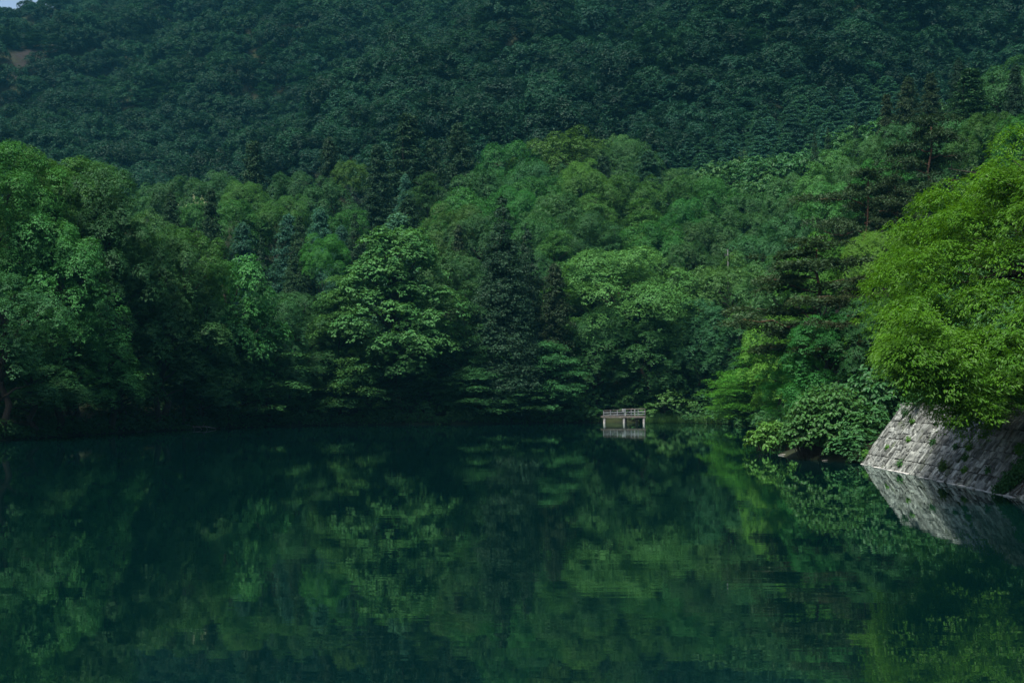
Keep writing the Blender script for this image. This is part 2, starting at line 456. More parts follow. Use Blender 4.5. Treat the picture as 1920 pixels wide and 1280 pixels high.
def lobed(seed, w_, h_, base=0.12, nl=15, leafL=0.205, leafW=0.14, dens=66, mat=None, peak=0.55, kind="broadleaf", droop=0.3, tmpl="rhomb", lobe_r=0.27, per=6, npad=6, cone=0.0):
    """rounded many-lobed broadleaf crown"""
    rng = np.random.default_rng(seed)
    zc, rz, rx = h_ * (base + 1) / 2, h_ * (1 - base) / 2, w_ / 2
    # lobe centres on a spiral over the crown ellipsoid
    i = np.arange(nl) + 0.5
    cz = 1 - 2 * i / nl * 0.93
    az = i * 2.39996 + rng.uniform(0, 6.28) + rng.normal(0, .25, nl)
    rad = np.sqrt(np.maximum(0, 1 - cz ** 2))
    amp = rng.uniform(0.55, 0.84, nl)
    skew = np.where(cz > 0, (1 - 0.15 * cz), 1.0) * (1 - cone * (cz + .86) / 1.86)
    Lc = np.stack([np.cos(az) * rad * rx * amp * skew, np.sin(az) * rad * rx * amp * skew, zc + cz * rz * amp * 0.95], -1)
    Lr = rng.uniform(0.75, 1.25, nl) * lobe_r * w_
    C, Nn, R = [], [], []
    for c, r in zip(Lc, Lr):
        npd = rng.integers(npad, npad + 4)
        d = rand_dirs(rng, npd * 3)
        out = unit(np.array([c[0], c[1], (c[2] - zc) * 0.8 + 0.2 * h_]))
        d = d[(d @ out > -0.25) & (d[:, 2] > -0.55)][:npd]
        C.append(c + d * r * np.array([1, 1, 0.66]) * rng.uniform(0.8, 1.08, (len(d), 1)))
        Nn.append(d * 0.45 + np.array([0, 0, 0.85]))
        R.append(r * rng.uniform(0.32, 0.54, len(d)))
    C, Nn, R = np.concatenate(C), np.concatenate(Nn), np.concatenate(R)
    P, N, T, tint = pads(rng, C, Nn, R, th=0.56, droop=droop, dens=dens, per=per, spray=0.12, nrand=0.22)
    keep = P[:, 2] > 0.35
    P, N, T, tint = P[keep], N[keep], T[keep], tint[keep]
    g = Geo()
    r0 = 0.022 * h_
    top = np.array([rng.normal(0, .3), rng.normal(0, .3), h_ * 0.72])
    limb(g, rng, (0, 0, -0.8), top, r0, r0 * 0.3, n=8, sag=0, k=8)
    for c in Lc:
        t = np.clip((c[2] / h_) * 0.75, 0.12, 0.68)
        limb(g, rng, top * t / 0.72 * 1.0, c, r0 * 0.42, 0.03, n=6)
    return finish(kind, g, P, N, T, leafL, leafW, tint, mat or M_BROAD, M_BARK, tmpl, rng)

def tiered(seed, w_, h_, base=0.10, tiers=9, leafL=0.22, leafW=0.15, dens=34, mat=None, kind="tiered", shape=1.0):
    """flat horizontal storeys of foliage on spreading branches"""
    rng = np.random.default_rng(seed)
    g = Geo()
    r0 = 0.017 * h_
    limb(g, rng, (0, 0, -0.8), (rng.normal(0, .2), rng.normal(0, .2), h_ * 0.97), r0, 0.03, n=9, sag=0, k=8)
    C, Nn, R = [], [], []
    for i in range(tiers):
        f = (i + 0.5) / tiers
        z = h_ * (base + (1 - base) * f) * 0.98
        prof = (0.70 + 0.55 * math.sin(math.pi * min(1, f * 0.95 + 0.12)) ** 1.0) * (1 - f ** 3.0) ** 0.6 if shape else 1
        rt = w_ / 2 * min(1.0, prof)
        nb = max(3, int(7 * rt / (w_ / 2) + rng.integers(0, 2)))
        a0 = rng.uniform(0, 6.28)
        for b in range(nb):
            a = a0 + b * 6.28 / nb + rng.normal(0, .25)
            L_ = rt * rng.uniform(0.62, 1.08)
            zz = z + rng.normal(0, 0.045 * h_)
            d = np.array([math.cos(a), math.sin(a), 0])
            end = d * L_ + np.array([0, 0, zz + 0.04 * L_])
            limb(g, rng, (0, 0, max(0.3, zz - 0.28 * L_)), end, r0 * 0.35 * (1 - 0.5 * f), 0.02, n=5, sag=0.03, k=5)
            for s in np.arange(0.35, 1.0, 0.21):
                pr = (0.55 + 0.55 * math.sin(s * 2.6)) * w_ * 0.105 * rng.uniform(.8, 1.3)
                C.append(d * L_ * s + np.array([rng.normal(0, .06 * w_ * s), rng.normal(0, .06 * w_ * s), zz + 0.05 * L_ * s + rng.normal(0, .05)]))
                Nn.append(np.array([d[0] * .18 * s, d[1] * .18 * s, 1.0])); R.append(pr)
    C, Nn, R = np.array(C), np.array(Nn), np.array(R)
    P, N, T, tint = pads(rng, C, Nn, R, th=0.14, droop=0.22, dens=dens, per=6, spray=0.17, nrand=0.33)
    P[:, 2] = P[:, 2] * 1.0
    keep = P[:, 2] > 0.25
    return finish(kind, g, P[keep], N[keep], T[keep], leafL, leafW, tint[keep], mat or M_BROAD, M_BARK, "rhomb", rng)

def conifer(seed, w_, h_, base=0.04, kind="larch", mat=None, leafL=0.32, leafW=0.13, whorls=30, dens=42, lumpy=False, rough=0.15, open_=1.0, point=1.0):
    rng = np.random.default_rng(seed)
    g = Geo()
    r0 = 0.014 * h_
    limb(g, rng, (0, 0, -0.8), (0, 0, h_ * 0.985), r0, 0.02, n=9, sag=0, k=7)
    C, Nn, R = [], [], []
    for i in range(whorls):
        f = (i + rng.uniform(0, .8)) / whorls
        z = h_ * (base + (1 - base) * f)
        rt = w_ / 2 * (1 - f) ** (0.72 * point) * min(1, 0.55 + f * 4) + 0.12
        nb = int(rng.integers(6, 9) if not lumpy else max(5, int(2 * math.pi * rt / (0.14 * w_))))
        a0 = rng.uniform(0, 6.28)
        for b in range(nb):
            a = a0 + b * 6.28 / nb + rng.normal(0, .2)
            L_ = rt * rng.uniform(1 - 2.2 * rough, 1 + rough)
            d = np.array([math.cos(a), math.sin(a), 0])
            z = h_ * (base + (1 - base) * f) + rng.normal(0, .55 * h_ / whorls)
            if lumpy:
                C.append(d * L_ * 0.92 + np.array([0, 0, z])); Nn.append(d + np.array([0, 0, .75])); R.append(w_ * rng.uniform(.085, .13) * (0.35 + 0.75 * (1 - f)))
                C.append(d * L_ * 0.55 + np.array([0, 0, z])); Nn.append(d + np.array([0, 0, .75])); R.append(w_ * .11 * (0.4 + 0.7 * (1 - f)))
            else:
                if b % 2 == 0: limb(g, rng, (0, 0, z), d * L_ * .9 + np.array([0, 0, z - .1 * L_]), 0.05, 0.015, n=3, sag=0.02, k=4)
                for s in np.arange(0.3, 1.01, 0.23):
                    C.append(d * L_ * s + np.array([0, 0, z - 0.18 * L_ * s * s + 0.04])); Nn.append(np.array([d[0] * .6, d[1] * .6, 1]))
                    R.append(max(.16, w_ * 0.10 * (1.15 - .45 * s) * (1.15 - 0.5 * f)))
    # leader
    for s in np.linspace(0.93, 1.0, 4):
        C.append(np.array([0, 0, h_ * s])); Nn.append(np.array([0, 0, 1.0])); R.append(.18 + (1 - s) * 3)
    C, Nn, R = np.array(C), np.array(Nn), np.array(R)
    P, N, T, tint = pads(rng, C, Nn, R, th=0.65 if lumpy else 0.42, droop=0.15 if lumpy else 0.30, dens=dens * open_, per=6,
                         spray=0.14 if lumpy else 0.16, nrand=0.6, tdown=0.3)
    keep = P[:, 2] > 0.25
    p = finish(kind, g, P[keep], N[keep], T[keep], leafL, leafW, tint[keep], mat or M_TEAL, M_BARK, "rhomb", rng)
    p.w = w_ * 1.02
    return p

def redpine(seed, w_, h_, base=0.42, kind="pine", dens=60, mat=None):
    """leaning bare trunk, crooked limbs and flat cloud-like needle pads"""
    rng = np.random.default_rng(seed)
    g = Geo()
    r0 = 0.020 * h_
    lean = np.array([rng.normal(0, .05), rng.normal(0, .03), 0]) * h_
    tp = lambda f: lean * f ** 1.5 + np.array([0, 0, h_ * f])
    fs = np.linspace(0, 0.93, 10)
    Pt = np.array([tp(f) for f in fs]); Pt[2:-1, :2] += rng.normal(0, .012 * h_, (7, 2)); Pt[0, 2] = -0.8
    g.tube(Pt, np.linspace(r0, 0.06, 10), 8)
    C, Nn, R = [], [], []
    nb = 15
    for i in range(nb):
        f = base + (0.97 - base) * (i + .5) / nb
        a = i * 2.39996 + rng.normal(0, .3)
        g_ = (f - base) / (1 - base)
        L_ = w_ / 2 * (1 - g_ ** 2.2) ** .55 * rng.uniform(0.55, 1.08) * (0.72 + .5 * min(1, g_ * 2.2))
        d = np.array([math.cos(a), math.sin(a), 0])
        s0 = tp(f * 0.93); e = s0 + d * L_ + np.array([0, 0, rng.uniform(-.02, .10) * h_ * .6])
        limb(g, rng, s0, e, 0.10 * (1.2 - g_) + .03, 0.03, n=6, sag=rng.uniform(-.06, .08), k=5)
        for s in np.arange(0.40, 1.02, 0.20):
            for _ in range(2):
                C.append(s0 + (e - s0) * s + rng.normal(0, 1, 3) * np.array([.06, .06, .009]) * w_)
                Nn.append(np.array([d[0] * .1, d[1] * .1, 1])); R.append(w_ * rng.uniform(.055, .105))
    for _ in range(12):
        C.append(tp(.95) + rng.normal(0, 1, 3) * np.array([.07, .07, .02]) * w_); Nn.append(np.array([0, 0, 1.0])); R.append(w_ * .06)
    C, Nn, R = np.array(C), np.array(Nn), np.array(R)
    P, N, T, tint = pads(rng, C, Nn, R, th=0.14, droop=0.06, dens=dens, per=7, spray=0.11, nrand=0.6, tdown=-0.35)
    return finish(kind, g, P, N, T, 0.32, 0.12, tint, mat or M_PINE, M_PBARK, "rhomb", rng)

PROTO = {
    "broad": [lobed(11, 13, 15), lobed(12, 13, 14, nl=18, lobe_r=.23), lobed(13, 14, 15, nl=13, lobe_r=.30), lobed(14, 13, 13, nl=21, lobe_r=.21), lobed(15, 14, 14, nl=11, lobe_r=.32)],
    "tall": [lobed(21, 13, 23, nl=22, base=.05, lobe_r=.26), lobed(22, 13, 22, nl=26, base=.04, lobe_r=.22), lobed(23, 13, 24, nl=20, base=.06, lobe_r=.28), lobed(24, 14, 22, nl=30, base=.05, lobe_r=.19)],
    "tier": [tiered(31, 12, 16, tiers=9), tiered(32, 12, 15, tiers=8), tiered(33, 12, 17, tiers=11)],
    "big": [lobed(42, 11, 16, nl=20, base=.04, lobe_r=.22, leafL=.27, leafW=.17, dens=46, kind="bigleaf", droop=.5, tmpl="oval", per=5),
            lobed(41, 16, 27, nl=40, base=.0, lobe_r=.155, leafL=.30, leafW=.18, dens=44, kind="bigleaf", droop=.5, tmpl="oval", per=5, cone=.5)],
    "cedar": [conifer(51, 8.5, 28, kind="cedar", mat=M_CONE, lumpy=True, whorls=36, dens=75, leafL=.25, leafW=.13, rough=.1, point=1.1),
              conifer(52, 7.0, 18, kind="cedar", mat=M_CONE, lumpy=True, whorls=30, dens=75, leafL=.24, leafW=.12, rough=.14, point=1.15)],
    "larch": [conifer(61, 8, 18, kind="larch", mat=M_TEAL, whorls=26, point=.85), conifer(62, 8.5, 17, kind="larch", mat=M_TEAL, whorls=24, rough=.2, point=.75)],
    "spruce": [conifer(71, 9, 20, kind="spruce", mat=M_CONE, whorls=22, rough=.2, point=.9), conifer(72, 8, 21, kind="spruce", mat=M_CONE, whorls=24, rough=.16)],
    "bare": [conifer(75, 4.5, 16, kind="thin_conifer", mat=M_PINE, whorls=24, rough=.3, open_=.45)],
    "pine": [redpine(81, 13, 17), redpine(82, 14, 16, base=.35), redpine(83, 12, 15, base=.2)],
    "bush": [lobed(91, 6, 4.6, nl=11, base=.0, leafL=.26, leafW=.18, dens=34, kind="bush"), tiered(92, 6, 4.5, tiers=5, base=.08, kind="bush")],
}
NAMES = {"broad": "broadleaf_tree", "tall": "broadleaf_tree", "tier": "tiered_tree", "big": "bigleaf_tree", "cedar": "cedar_tree",
         "larch": "larch_tree", "spruce": "spruce_tree", "bare": "thin_conifer_tree", "pine": "pine_tree", "bush": "bush"}
CATS = {"bush": "bush"}
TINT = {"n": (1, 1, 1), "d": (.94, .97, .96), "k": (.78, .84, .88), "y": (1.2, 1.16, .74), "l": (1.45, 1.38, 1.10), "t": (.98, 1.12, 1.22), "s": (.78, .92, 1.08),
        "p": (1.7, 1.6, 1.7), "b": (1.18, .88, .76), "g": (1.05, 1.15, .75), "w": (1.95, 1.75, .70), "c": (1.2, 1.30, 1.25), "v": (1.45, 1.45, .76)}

cnt = {}
def tree(kind, x, ytop, wpx, D, col, label, group=None, hmin=None):
    """one tree: centre column, top row and crown width as seen, at distance D; stands on the ground there"""
    i = cnt.get(kind, 0); cnt[kind] = i + 1
    lst = PROTO[kind]; p = lst[i % len(lst)]
    for _ in range(60):
        X = (x - 960) / F * D
        if lake_sd(np.array([X]), np.array([D]))[0] > 0.6: break
        D += 0.7
    zb = gz(X, D)
    ztop = CAMZ + (HY - ytop) / F * D
    h = ztop - zb
    if h < 2: print("LOW", label, round(h, 1), D)
    rnd = random.Random(i * 37 + int(x))
    o = empty(NAMES[kind], (X, D, zb), rnd.uniform(0, 6.28))
    s = wpx * WIDE.get(kind, 1.0) / F * D / p.w
    sz = min(h / p.h, s * STRETCH.get(kind, 9))
    tag(o, label, CATS.get(kind, "tree"), group)
    c = add("foliage" if kind == "bush" else "crown", p.crown, o)
    c.scale = (s, s, sz); c.location = (0, 0, h - p.h * sz)
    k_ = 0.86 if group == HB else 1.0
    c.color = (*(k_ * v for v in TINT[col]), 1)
    t = add("stem" if kind == "bush" else "trunk", p.trunk, o)
    t.scale = (s, s, h / p.h)
    return o
WIDE = {"broad": 1.22, "spruce": 1.25, "larch": 1.25, "farlarch": 1.15, "cedar": 1.1}
STRETCH = {"broad": 1.15, "tall": 1.25, "big": 1.3, "spruce": 1.25, "larch": 1.25, "farlarch": 1.25, "tier": 1.3, "pine": 1.25, "farb": 1.2}

# ------------------------------------------------------------------ the individual trees
LB, CS, HB, HC, RH, RB = ("trees crowding the left bank", "trees along the far shore", "broadleaf trees on the hill behind the lake",
                          "conifers on the hill behind the lake", "trees on the right-hand hillside", "trees on the right bank")
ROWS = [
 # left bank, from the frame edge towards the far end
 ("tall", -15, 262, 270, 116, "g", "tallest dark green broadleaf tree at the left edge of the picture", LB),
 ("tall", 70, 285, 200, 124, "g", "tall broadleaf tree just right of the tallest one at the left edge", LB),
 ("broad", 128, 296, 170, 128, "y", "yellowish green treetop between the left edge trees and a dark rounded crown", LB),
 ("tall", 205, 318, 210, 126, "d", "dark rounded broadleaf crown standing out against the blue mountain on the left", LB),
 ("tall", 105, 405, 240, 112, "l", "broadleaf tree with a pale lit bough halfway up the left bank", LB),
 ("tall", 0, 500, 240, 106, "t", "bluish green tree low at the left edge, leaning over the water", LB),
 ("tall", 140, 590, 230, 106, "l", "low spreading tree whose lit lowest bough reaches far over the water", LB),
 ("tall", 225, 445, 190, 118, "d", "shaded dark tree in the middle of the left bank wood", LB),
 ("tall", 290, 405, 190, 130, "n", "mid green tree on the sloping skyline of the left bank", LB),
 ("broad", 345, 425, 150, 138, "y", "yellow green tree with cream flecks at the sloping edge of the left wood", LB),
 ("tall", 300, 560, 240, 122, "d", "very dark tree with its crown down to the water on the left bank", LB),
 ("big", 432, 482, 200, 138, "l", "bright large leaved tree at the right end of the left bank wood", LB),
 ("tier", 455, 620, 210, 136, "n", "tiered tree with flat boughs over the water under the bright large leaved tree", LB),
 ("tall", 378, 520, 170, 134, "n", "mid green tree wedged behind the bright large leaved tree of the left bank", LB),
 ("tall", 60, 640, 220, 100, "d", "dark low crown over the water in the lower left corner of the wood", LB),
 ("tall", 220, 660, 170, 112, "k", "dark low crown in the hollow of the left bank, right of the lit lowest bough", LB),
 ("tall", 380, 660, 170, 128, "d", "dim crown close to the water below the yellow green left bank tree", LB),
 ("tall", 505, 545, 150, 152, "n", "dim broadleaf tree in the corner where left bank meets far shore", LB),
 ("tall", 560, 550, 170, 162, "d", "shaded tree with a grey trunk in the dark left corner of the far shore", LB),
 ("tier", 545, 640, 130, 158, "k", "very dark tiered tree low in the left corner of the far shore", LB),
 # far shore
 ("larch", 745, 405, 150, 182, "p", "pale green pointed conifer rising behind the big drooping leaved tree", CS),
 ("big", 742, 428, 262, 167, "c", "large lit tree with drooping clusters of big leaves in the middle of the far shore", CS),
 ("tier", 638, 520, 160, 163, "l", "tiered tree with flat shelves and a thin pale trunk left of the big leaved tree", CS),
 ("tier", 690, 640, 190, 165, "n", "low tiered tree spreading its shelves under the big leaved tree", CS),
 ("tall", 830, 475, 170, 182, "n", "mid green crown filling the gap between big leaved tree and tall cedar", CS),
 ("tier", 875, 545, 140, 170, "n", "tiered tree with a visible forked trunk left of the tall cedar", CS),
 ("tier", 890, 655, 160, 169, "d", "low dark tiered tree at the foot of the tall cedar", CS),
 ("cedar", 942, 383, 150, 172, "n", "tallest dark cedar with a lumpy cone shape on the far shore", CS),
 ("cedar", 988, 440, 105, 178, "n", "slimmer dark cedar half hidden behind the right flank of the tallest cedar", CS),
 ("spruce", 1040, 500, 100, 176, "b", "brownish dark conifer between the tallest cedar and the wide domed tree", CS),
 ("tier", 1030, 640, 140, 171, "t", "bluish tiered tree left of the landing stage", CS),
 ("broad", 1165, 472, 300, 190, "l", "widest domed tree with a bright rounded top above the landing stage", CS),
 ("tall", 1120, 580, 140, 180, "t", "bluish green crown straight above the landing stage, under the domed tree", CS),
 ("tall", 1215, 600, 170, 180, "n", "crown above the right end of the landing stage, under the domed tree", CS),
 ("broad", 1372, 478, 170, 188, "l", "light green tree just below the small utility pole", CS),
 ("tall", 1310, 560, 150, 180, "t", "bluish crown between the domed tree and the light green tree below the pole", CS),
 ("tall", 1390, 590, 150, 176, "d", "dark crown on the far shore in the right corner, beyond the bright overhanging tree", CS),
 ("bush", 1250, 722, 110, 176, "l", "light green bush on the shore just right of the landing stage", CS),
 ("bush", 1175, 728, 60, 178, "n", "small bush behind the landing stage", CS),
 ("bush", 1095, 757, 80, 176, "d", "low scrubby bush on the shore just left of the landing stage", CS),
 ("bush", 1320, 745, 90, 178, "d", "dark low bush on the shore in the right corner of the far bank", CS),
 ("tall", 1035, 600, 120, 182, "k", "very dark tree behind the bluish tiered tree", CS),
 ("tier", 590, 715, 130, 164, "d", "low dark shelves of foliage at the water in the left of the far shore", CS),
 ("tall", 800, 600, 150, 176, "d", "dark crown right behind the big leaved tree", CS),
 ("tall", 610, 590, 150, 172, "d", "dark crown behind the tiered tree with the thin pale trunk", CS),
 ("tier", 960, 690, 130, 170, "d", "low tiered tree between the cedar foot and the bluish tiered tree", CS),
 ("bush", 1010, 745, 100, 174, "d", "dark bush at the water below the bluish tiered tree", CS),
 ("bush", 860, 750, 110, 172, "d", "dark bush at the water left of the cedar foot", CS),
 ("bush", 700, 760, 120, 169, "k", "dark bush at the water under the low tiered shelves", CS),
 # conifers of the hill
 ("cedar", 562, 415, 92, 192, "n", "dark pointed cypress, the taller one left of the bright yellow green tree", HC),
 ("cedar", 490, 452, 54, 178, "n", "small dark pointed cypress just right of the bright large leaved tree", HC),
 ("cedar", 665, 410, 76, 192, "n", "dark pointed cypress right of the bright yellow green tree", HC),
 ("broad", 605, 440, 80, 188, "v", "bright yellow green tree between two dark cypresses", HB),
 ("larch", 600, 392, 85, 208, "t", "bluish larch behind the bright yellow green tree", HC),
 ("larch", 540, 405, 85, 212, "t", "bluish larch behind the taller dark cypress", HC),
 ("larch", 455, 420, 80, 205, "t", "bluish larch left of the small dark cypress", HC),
 ("spruce", 395, 358, 75, 200, "d", "dark broad conifer beside the tree with cream blossom", HC),
 ("spruce", 320, 362, 75, 195, "d", "dark conifer left of the tree with cream blossom", HC),
 ("spruce", 475, 268, 92, 250, "n", "tall broad topped conifer rising alone on the left part of the hill crest", HC),
 ("spruce", 618, 262, 85, 258, "n", "dark spruce on the crest, left of the tallest spruce pair", HC),
 ("spruce", 765, 218, 125, 262, "n", "tallest spruce on the hill crest", HC),
 ("spruce", 860, 235, 105, 258, "n", "second tallest spruce on the crest, right of the tallest", HC),
 ("spruce", 708, 275, 90, 248, "n", "spruce in front of the tallest spruce, to its left", HC),
 ("spruce", 810, 265, 90, 264, "d", "dark spruce squeezed between the two tallest spruces", HC),
 ("spruce", 700, 365, 100, 222, "d", "dim dark conifer below the spruce in front of the tallest", HC),
 ("spruce", 765, 375, 110, 216, "d", "dim broad conifer behind the pale pointed conifer", HC),
 ("larch", 760, 330, 60, 240, "t", "small pale larch below the tallest spruce", HC),
 ("bare", 860, 425, 56, 200, "n", "thin half bare conifer with a visible pale trunk left of the tall cedar", HC),
 ("spruce", 415, 455, 50, 185, "b", "small brownish conifer above the bright large leaved tree", HC),
 ("larch", 640, 425, 70, 200, "t", "bluish larch between the bright yellow green tree and the right cypress", HC),
 # broadleaf trees of the hill, left of the spruces
 ("broad", 300, 345, 100, 245, "n", "leftmost rounded tree on the low hill crest against the mountain", HB),
 ("broad", 350, 330, 120, 240, "n", "wide rounded tree on the crest left of the lone tall conifer", HB),
 ("broad", 418, 322, 90, 248, "d", "dark rounded tree on the crest touching the lone tall conifer", HB),
 ("broad", 372, 372, 62, 212, "l", "tree carrying cream white blossom sprays beside a dark conifer", HB),
 ("broad", 465, 340, 85, 228, "y", "yellowish rounded tree below the lone tall conifer", HB),
 ("broad", 440, 378, 110, 214, "g", "rounded green tree two below the lone tall conifer", HB),
 ("broad", 515, 385, 90, 218, "g", "rounded green tree left of the bluish larches", HB),
 ("broad", 555, 325, 120, 242, "n", "dark wide tree on the crest right of the lone tall conifer", HB),
 ("broad", 610, 335, 110, 236, "d", "dark wide tree below the crest spruces on the left", HB),
 ("broad", 545, 365, 80, 226, "g", "small green crown under the dark wide crest trees", HB),
 ("broad", 655, 300, 60, 255, "y", "small yellow green crown between the crest spruces", HB),
 ("tier", 800, 325, 80, 236, "n", "flat tiered tree below the second tallest spruce", HB),
 ("broad", 655, 392, 70, 212, "y", "yellowish tree above the right dark cypress", HB),
 # broadleaf trees of the hill, right of the spruces
 ("broad", 960, 272, 150, 258, "g", "leftmost dome on the crest right of the spruces", HB),
 ("broad", 1075, 242, 190, 264, "y", "highest and widest yellow green dome on the hill crest", HB),
 ("broad", 1172, 262, 130, 262, "n", "dark dome on the crest right of the highest dome", HB),
 ("broad", 1165, 252, 60, 275, "p", "pale grey green treetop peeping over the crest", HB),
 ("spruce", 1130, 295, 80, 246, "d", "dark conifer with flat sprays just below the highest dome", HC),
 ("larch", 1215, 285, 90, 250, "d", "dim broad conifer at the right shoulder of the crest", HC),
 ("broad", 1265, 315, 80, 252, "d", "dark small crown at the right end of the crest", HB),
 ("broad", 985, 305, 130, 246, "t", "bluish green crown below the leftmost dome of the crest", HB),
 ("broad", 1060, 312, 110, 240, "d", "shaded crown right below the highest dome", HB),
 ("broad", 1090, 300, 80, 236, "v", "bright fresh green crown catching light below the highest dome", HB),
 ("broad", 905, 325, 130, 238, "n", "round crown on the slope right of the second tallest spruce", HB),
 ("broad", 1000, 330, 120, 230, "y", "yellowish crown in the upper middle of the wooded slope", HB),
 ("broad", 1115, 325, 130, 226, "g", "dark green crown in front of the bright fresh green crown", HB),
 ("broad", 870, 355, 150, 226, "y", "long yellowish crown on the left flank of the wooded slope", HB),
 ("broad", 970, 352, 110, 220, "g", "green crown in the centre of the wooded slope, below the yellowish one", HB),
 ("broad", 1190, 330, 120, 232, "y", "yellow green crown under the dim broad conifer", HB),
 ("broad", 1270, 335, 110, 232, "g", "green crown on the right shoulder of the slope", HB),
 ("broad", 1340, 335, 130, 230, "g", "large dark green crown at the right end of the wooded slope", HB),
 ("broad", 1405, 355, 100, 225, "n", "rightmost rounded crown of the slope against the dark larches", HB),
 ("broad", 850, 385, 120, 212, "l", "light crown above the thin half bare conifer", HB),
 ("broad", 1050, 365, 130, 213, "n", "mid green crown above the cedar's right side", HB),
 ("broad", 900, 400, 110, 205, "n", "mid green crown behind the tip of the tall cedar", HB),
 ("tier", 1120, 365, 110, 212, "l", "flat lit tiered crown in the middle right of the slope", HB),
 ("tier", 1205, 375, 150, 212, "l", "wide tiered crown with long flat lit shelves", HB),
 ("broad", 1280, 375, 110, 216, "g", "crown above the wide flat shelves, towards the right", HB),
 ("broad", 1010, 400, 100, 203, "t", "bluish crown right of the cedar tip", HB),
 ("broad", 1090, 400, 120, 203, "n", "crown under the flat lit tiered crown", HB),
 ("tier", 1040, 435, 110, 196, "l", "tiered light crown right of the tall cedar", HB),
 ("tier", 1150, 425, 110, 198, "n", "tiered tree with a pale forked trunk above the wide domed tree", HB),
 ("broad", 1230, 420, 130, 202, "g", "rounded green crown above the wide domed tree's right half", HB),
 ("broad", 1300, 415, 120, 204, "n", "rounded crown left of the small utility pole", HB),
 ("broad", 1370, 395, 130, 208, "n", "rounded crown above the small utility pole", HB),
 ("broad", 1430, 425, 110, 200, "t", "bluish crown right of the small utility pole", HB),
 ("broad", 1000, 470, 80, 192, "d", "dark crown deep between cedar and tiered light crown", HB),
 ("broad", 1290, 455, 110, 196, "d", "dark crown just behind the wide domed tree's right edge", HB),
 ("broad", 870, 480, 90, 194, "d", "dark crown below the thin half bare conifer", HB),
 # right-hand hillside
 ("broad", 1490, 330, 110, 200, "n", "mid green crown where the right hillside meets the dark larches", RH),
 ("broad", 1560, 285, 120, 190, "l", "light crown on the edge of the right hillside below small dark conifers", RH),
 ("broad", 1630, 262, 120, 182, "n", "crown on the hillside edge left of the upper dark pine", RH),
 ("broad", 1500, 400, 110, 178, "n", "rounded crown at the foot of the right hillside left of the dark pines", RH),
 ("broad", 1570, 345, 120, 172, "l", "light crown left of the middle dark pine", RH),
 ("broad", 1655, 300, 110, 166, "g", "green crown left behind the upper dark pine's trunk", RH),
 ("cedar", 1527, 258, 45, 208, "k", "small black green conifer on the hillside edge, leftmost of its pair", RH),
 ("cedar", 1552, 250, 44, 204, "k", "small black green conifer on the hillside edge, right one of its pair", RH),
 ("cedar", 1605, 235, 50, 200, "k", "small black green conifer above the left edge of the upper pine", RH),
 ("spruce", 1662, 180, 62, 210, "b", "brownish spruce at the left of the three on the right ridge", RH),
 ("spruce", 1702, 148, 78, 212, "b", "tallest brownish spruce of the right ridge", RH),
 ("spruce", 1745, 140, 66, 216, "b", "brownish spruce right of the tallest on the right ridge", RH),
 ("spruce", 1797, 112, 50, 222, "k", "very dark slim spruce with its tip high on the right ridge", RH),
 ("spruce", 1820, 132, 120, 205, "g", "broad drooping green spruce on the right ridge", RH),
 ("spruce", 1903, 125, 62, 190, "k", "nearly black conifer at the right edge near the top of the ridge", RH),
 ("broad", 1875, 125, 120, 212, "n", "crown on the ridge between drooping spruce and the right edge", RH),
 ("broad", 1935, 105, 110, 218, "n", "crown cut by the right edge high on the ridge", RH),
 ("broad", 1790, 225, 140, 176, "n", "mid green crown right of the upper dark pine's top", RH),
 ("broad", 1700, 235, 100, 178, "n", "crown directly behind the upper dark pine", RH),
 ("broad", 1855, 215, 110, 168, "g", "dark green crown above the big bright maple", RH),
 ("tall", 1915, 215, 110, 120, "y", "yellow green crown at the right edge above the big bright maple", RH),
 ("pine", 1735, 220, 240, 142, "n", "upper dark pine with a bare forked trunk showing", RH),
 ("pine", 1605, 320, 230, 130, "n", "middle dark pine with flat layers on the right hillside", RH),
 ("pine", 1690, 330, 130, 126, "d", "dark pine mass between the upper pine's trunk and the bright maple", RH),
 # right bank
 ("broad", 1535, 440, 130, 116, "w", "sunlit yellow green crown peeping over the lowest pine", RB),
 ("broad", 1655, 430, 120, 108, "w", "sunlit yellow green crown behind the bright maple's left edge", RB),
 ("broad", 1470, 480, 130, 140, "n", "mid green crown behind the lowest pine's left tip", RB),
 ("pine", 1528, 448, 350, 96, "n", "lowest dark pine with wide flat layers leaning over the bank", RB),
 ("pine", 1600, 520, 230, 90, "b", "brown tinged pine low beside the bright maple", RB),
 ("tall", 1470, 570, 160, 112, "w", "bright tree leaning over the water below the lowest pine", RB),
 ("tier", 1415, 650, 160, 116, "w", "bright tiered boughs reaching lowest and farthest left over the water", RB),
 ("tier", 1385, 700, 120, 119, "w", "small bright tree at the water, leftmost of the right bank", RB),
 ("tall", 1555, 590, 190, 90, "g", "green tree between the lowest pine and the large leaved shrub", RB),
 ("tall", 1650, 560, 150, 86, "d", "dark tree in the gap behind the bright maple and the wall end", RB),
 ("tall", 1500, 650, 150, 98, "v", "low green boughs left of the large leaved shrub", RB),
 ("bush", 1690, 690, 130, 80, "t", "bluish bush on top of the wall end", RB),
 ("bush", 1780, 690, 160, 66, "d", "dark bush on the terrace above the wall, behind the maple", RB),
 ("tall", 1850, 480, 260, 84, "d", "dark tree behind the big bright maple on the terrace", RB),
 ("tall", 1740, 520, 180, 92, "d", "dark tree half hidden behind the left flank of the big maple", RB),
]
for r in ROWS: tree(*r)

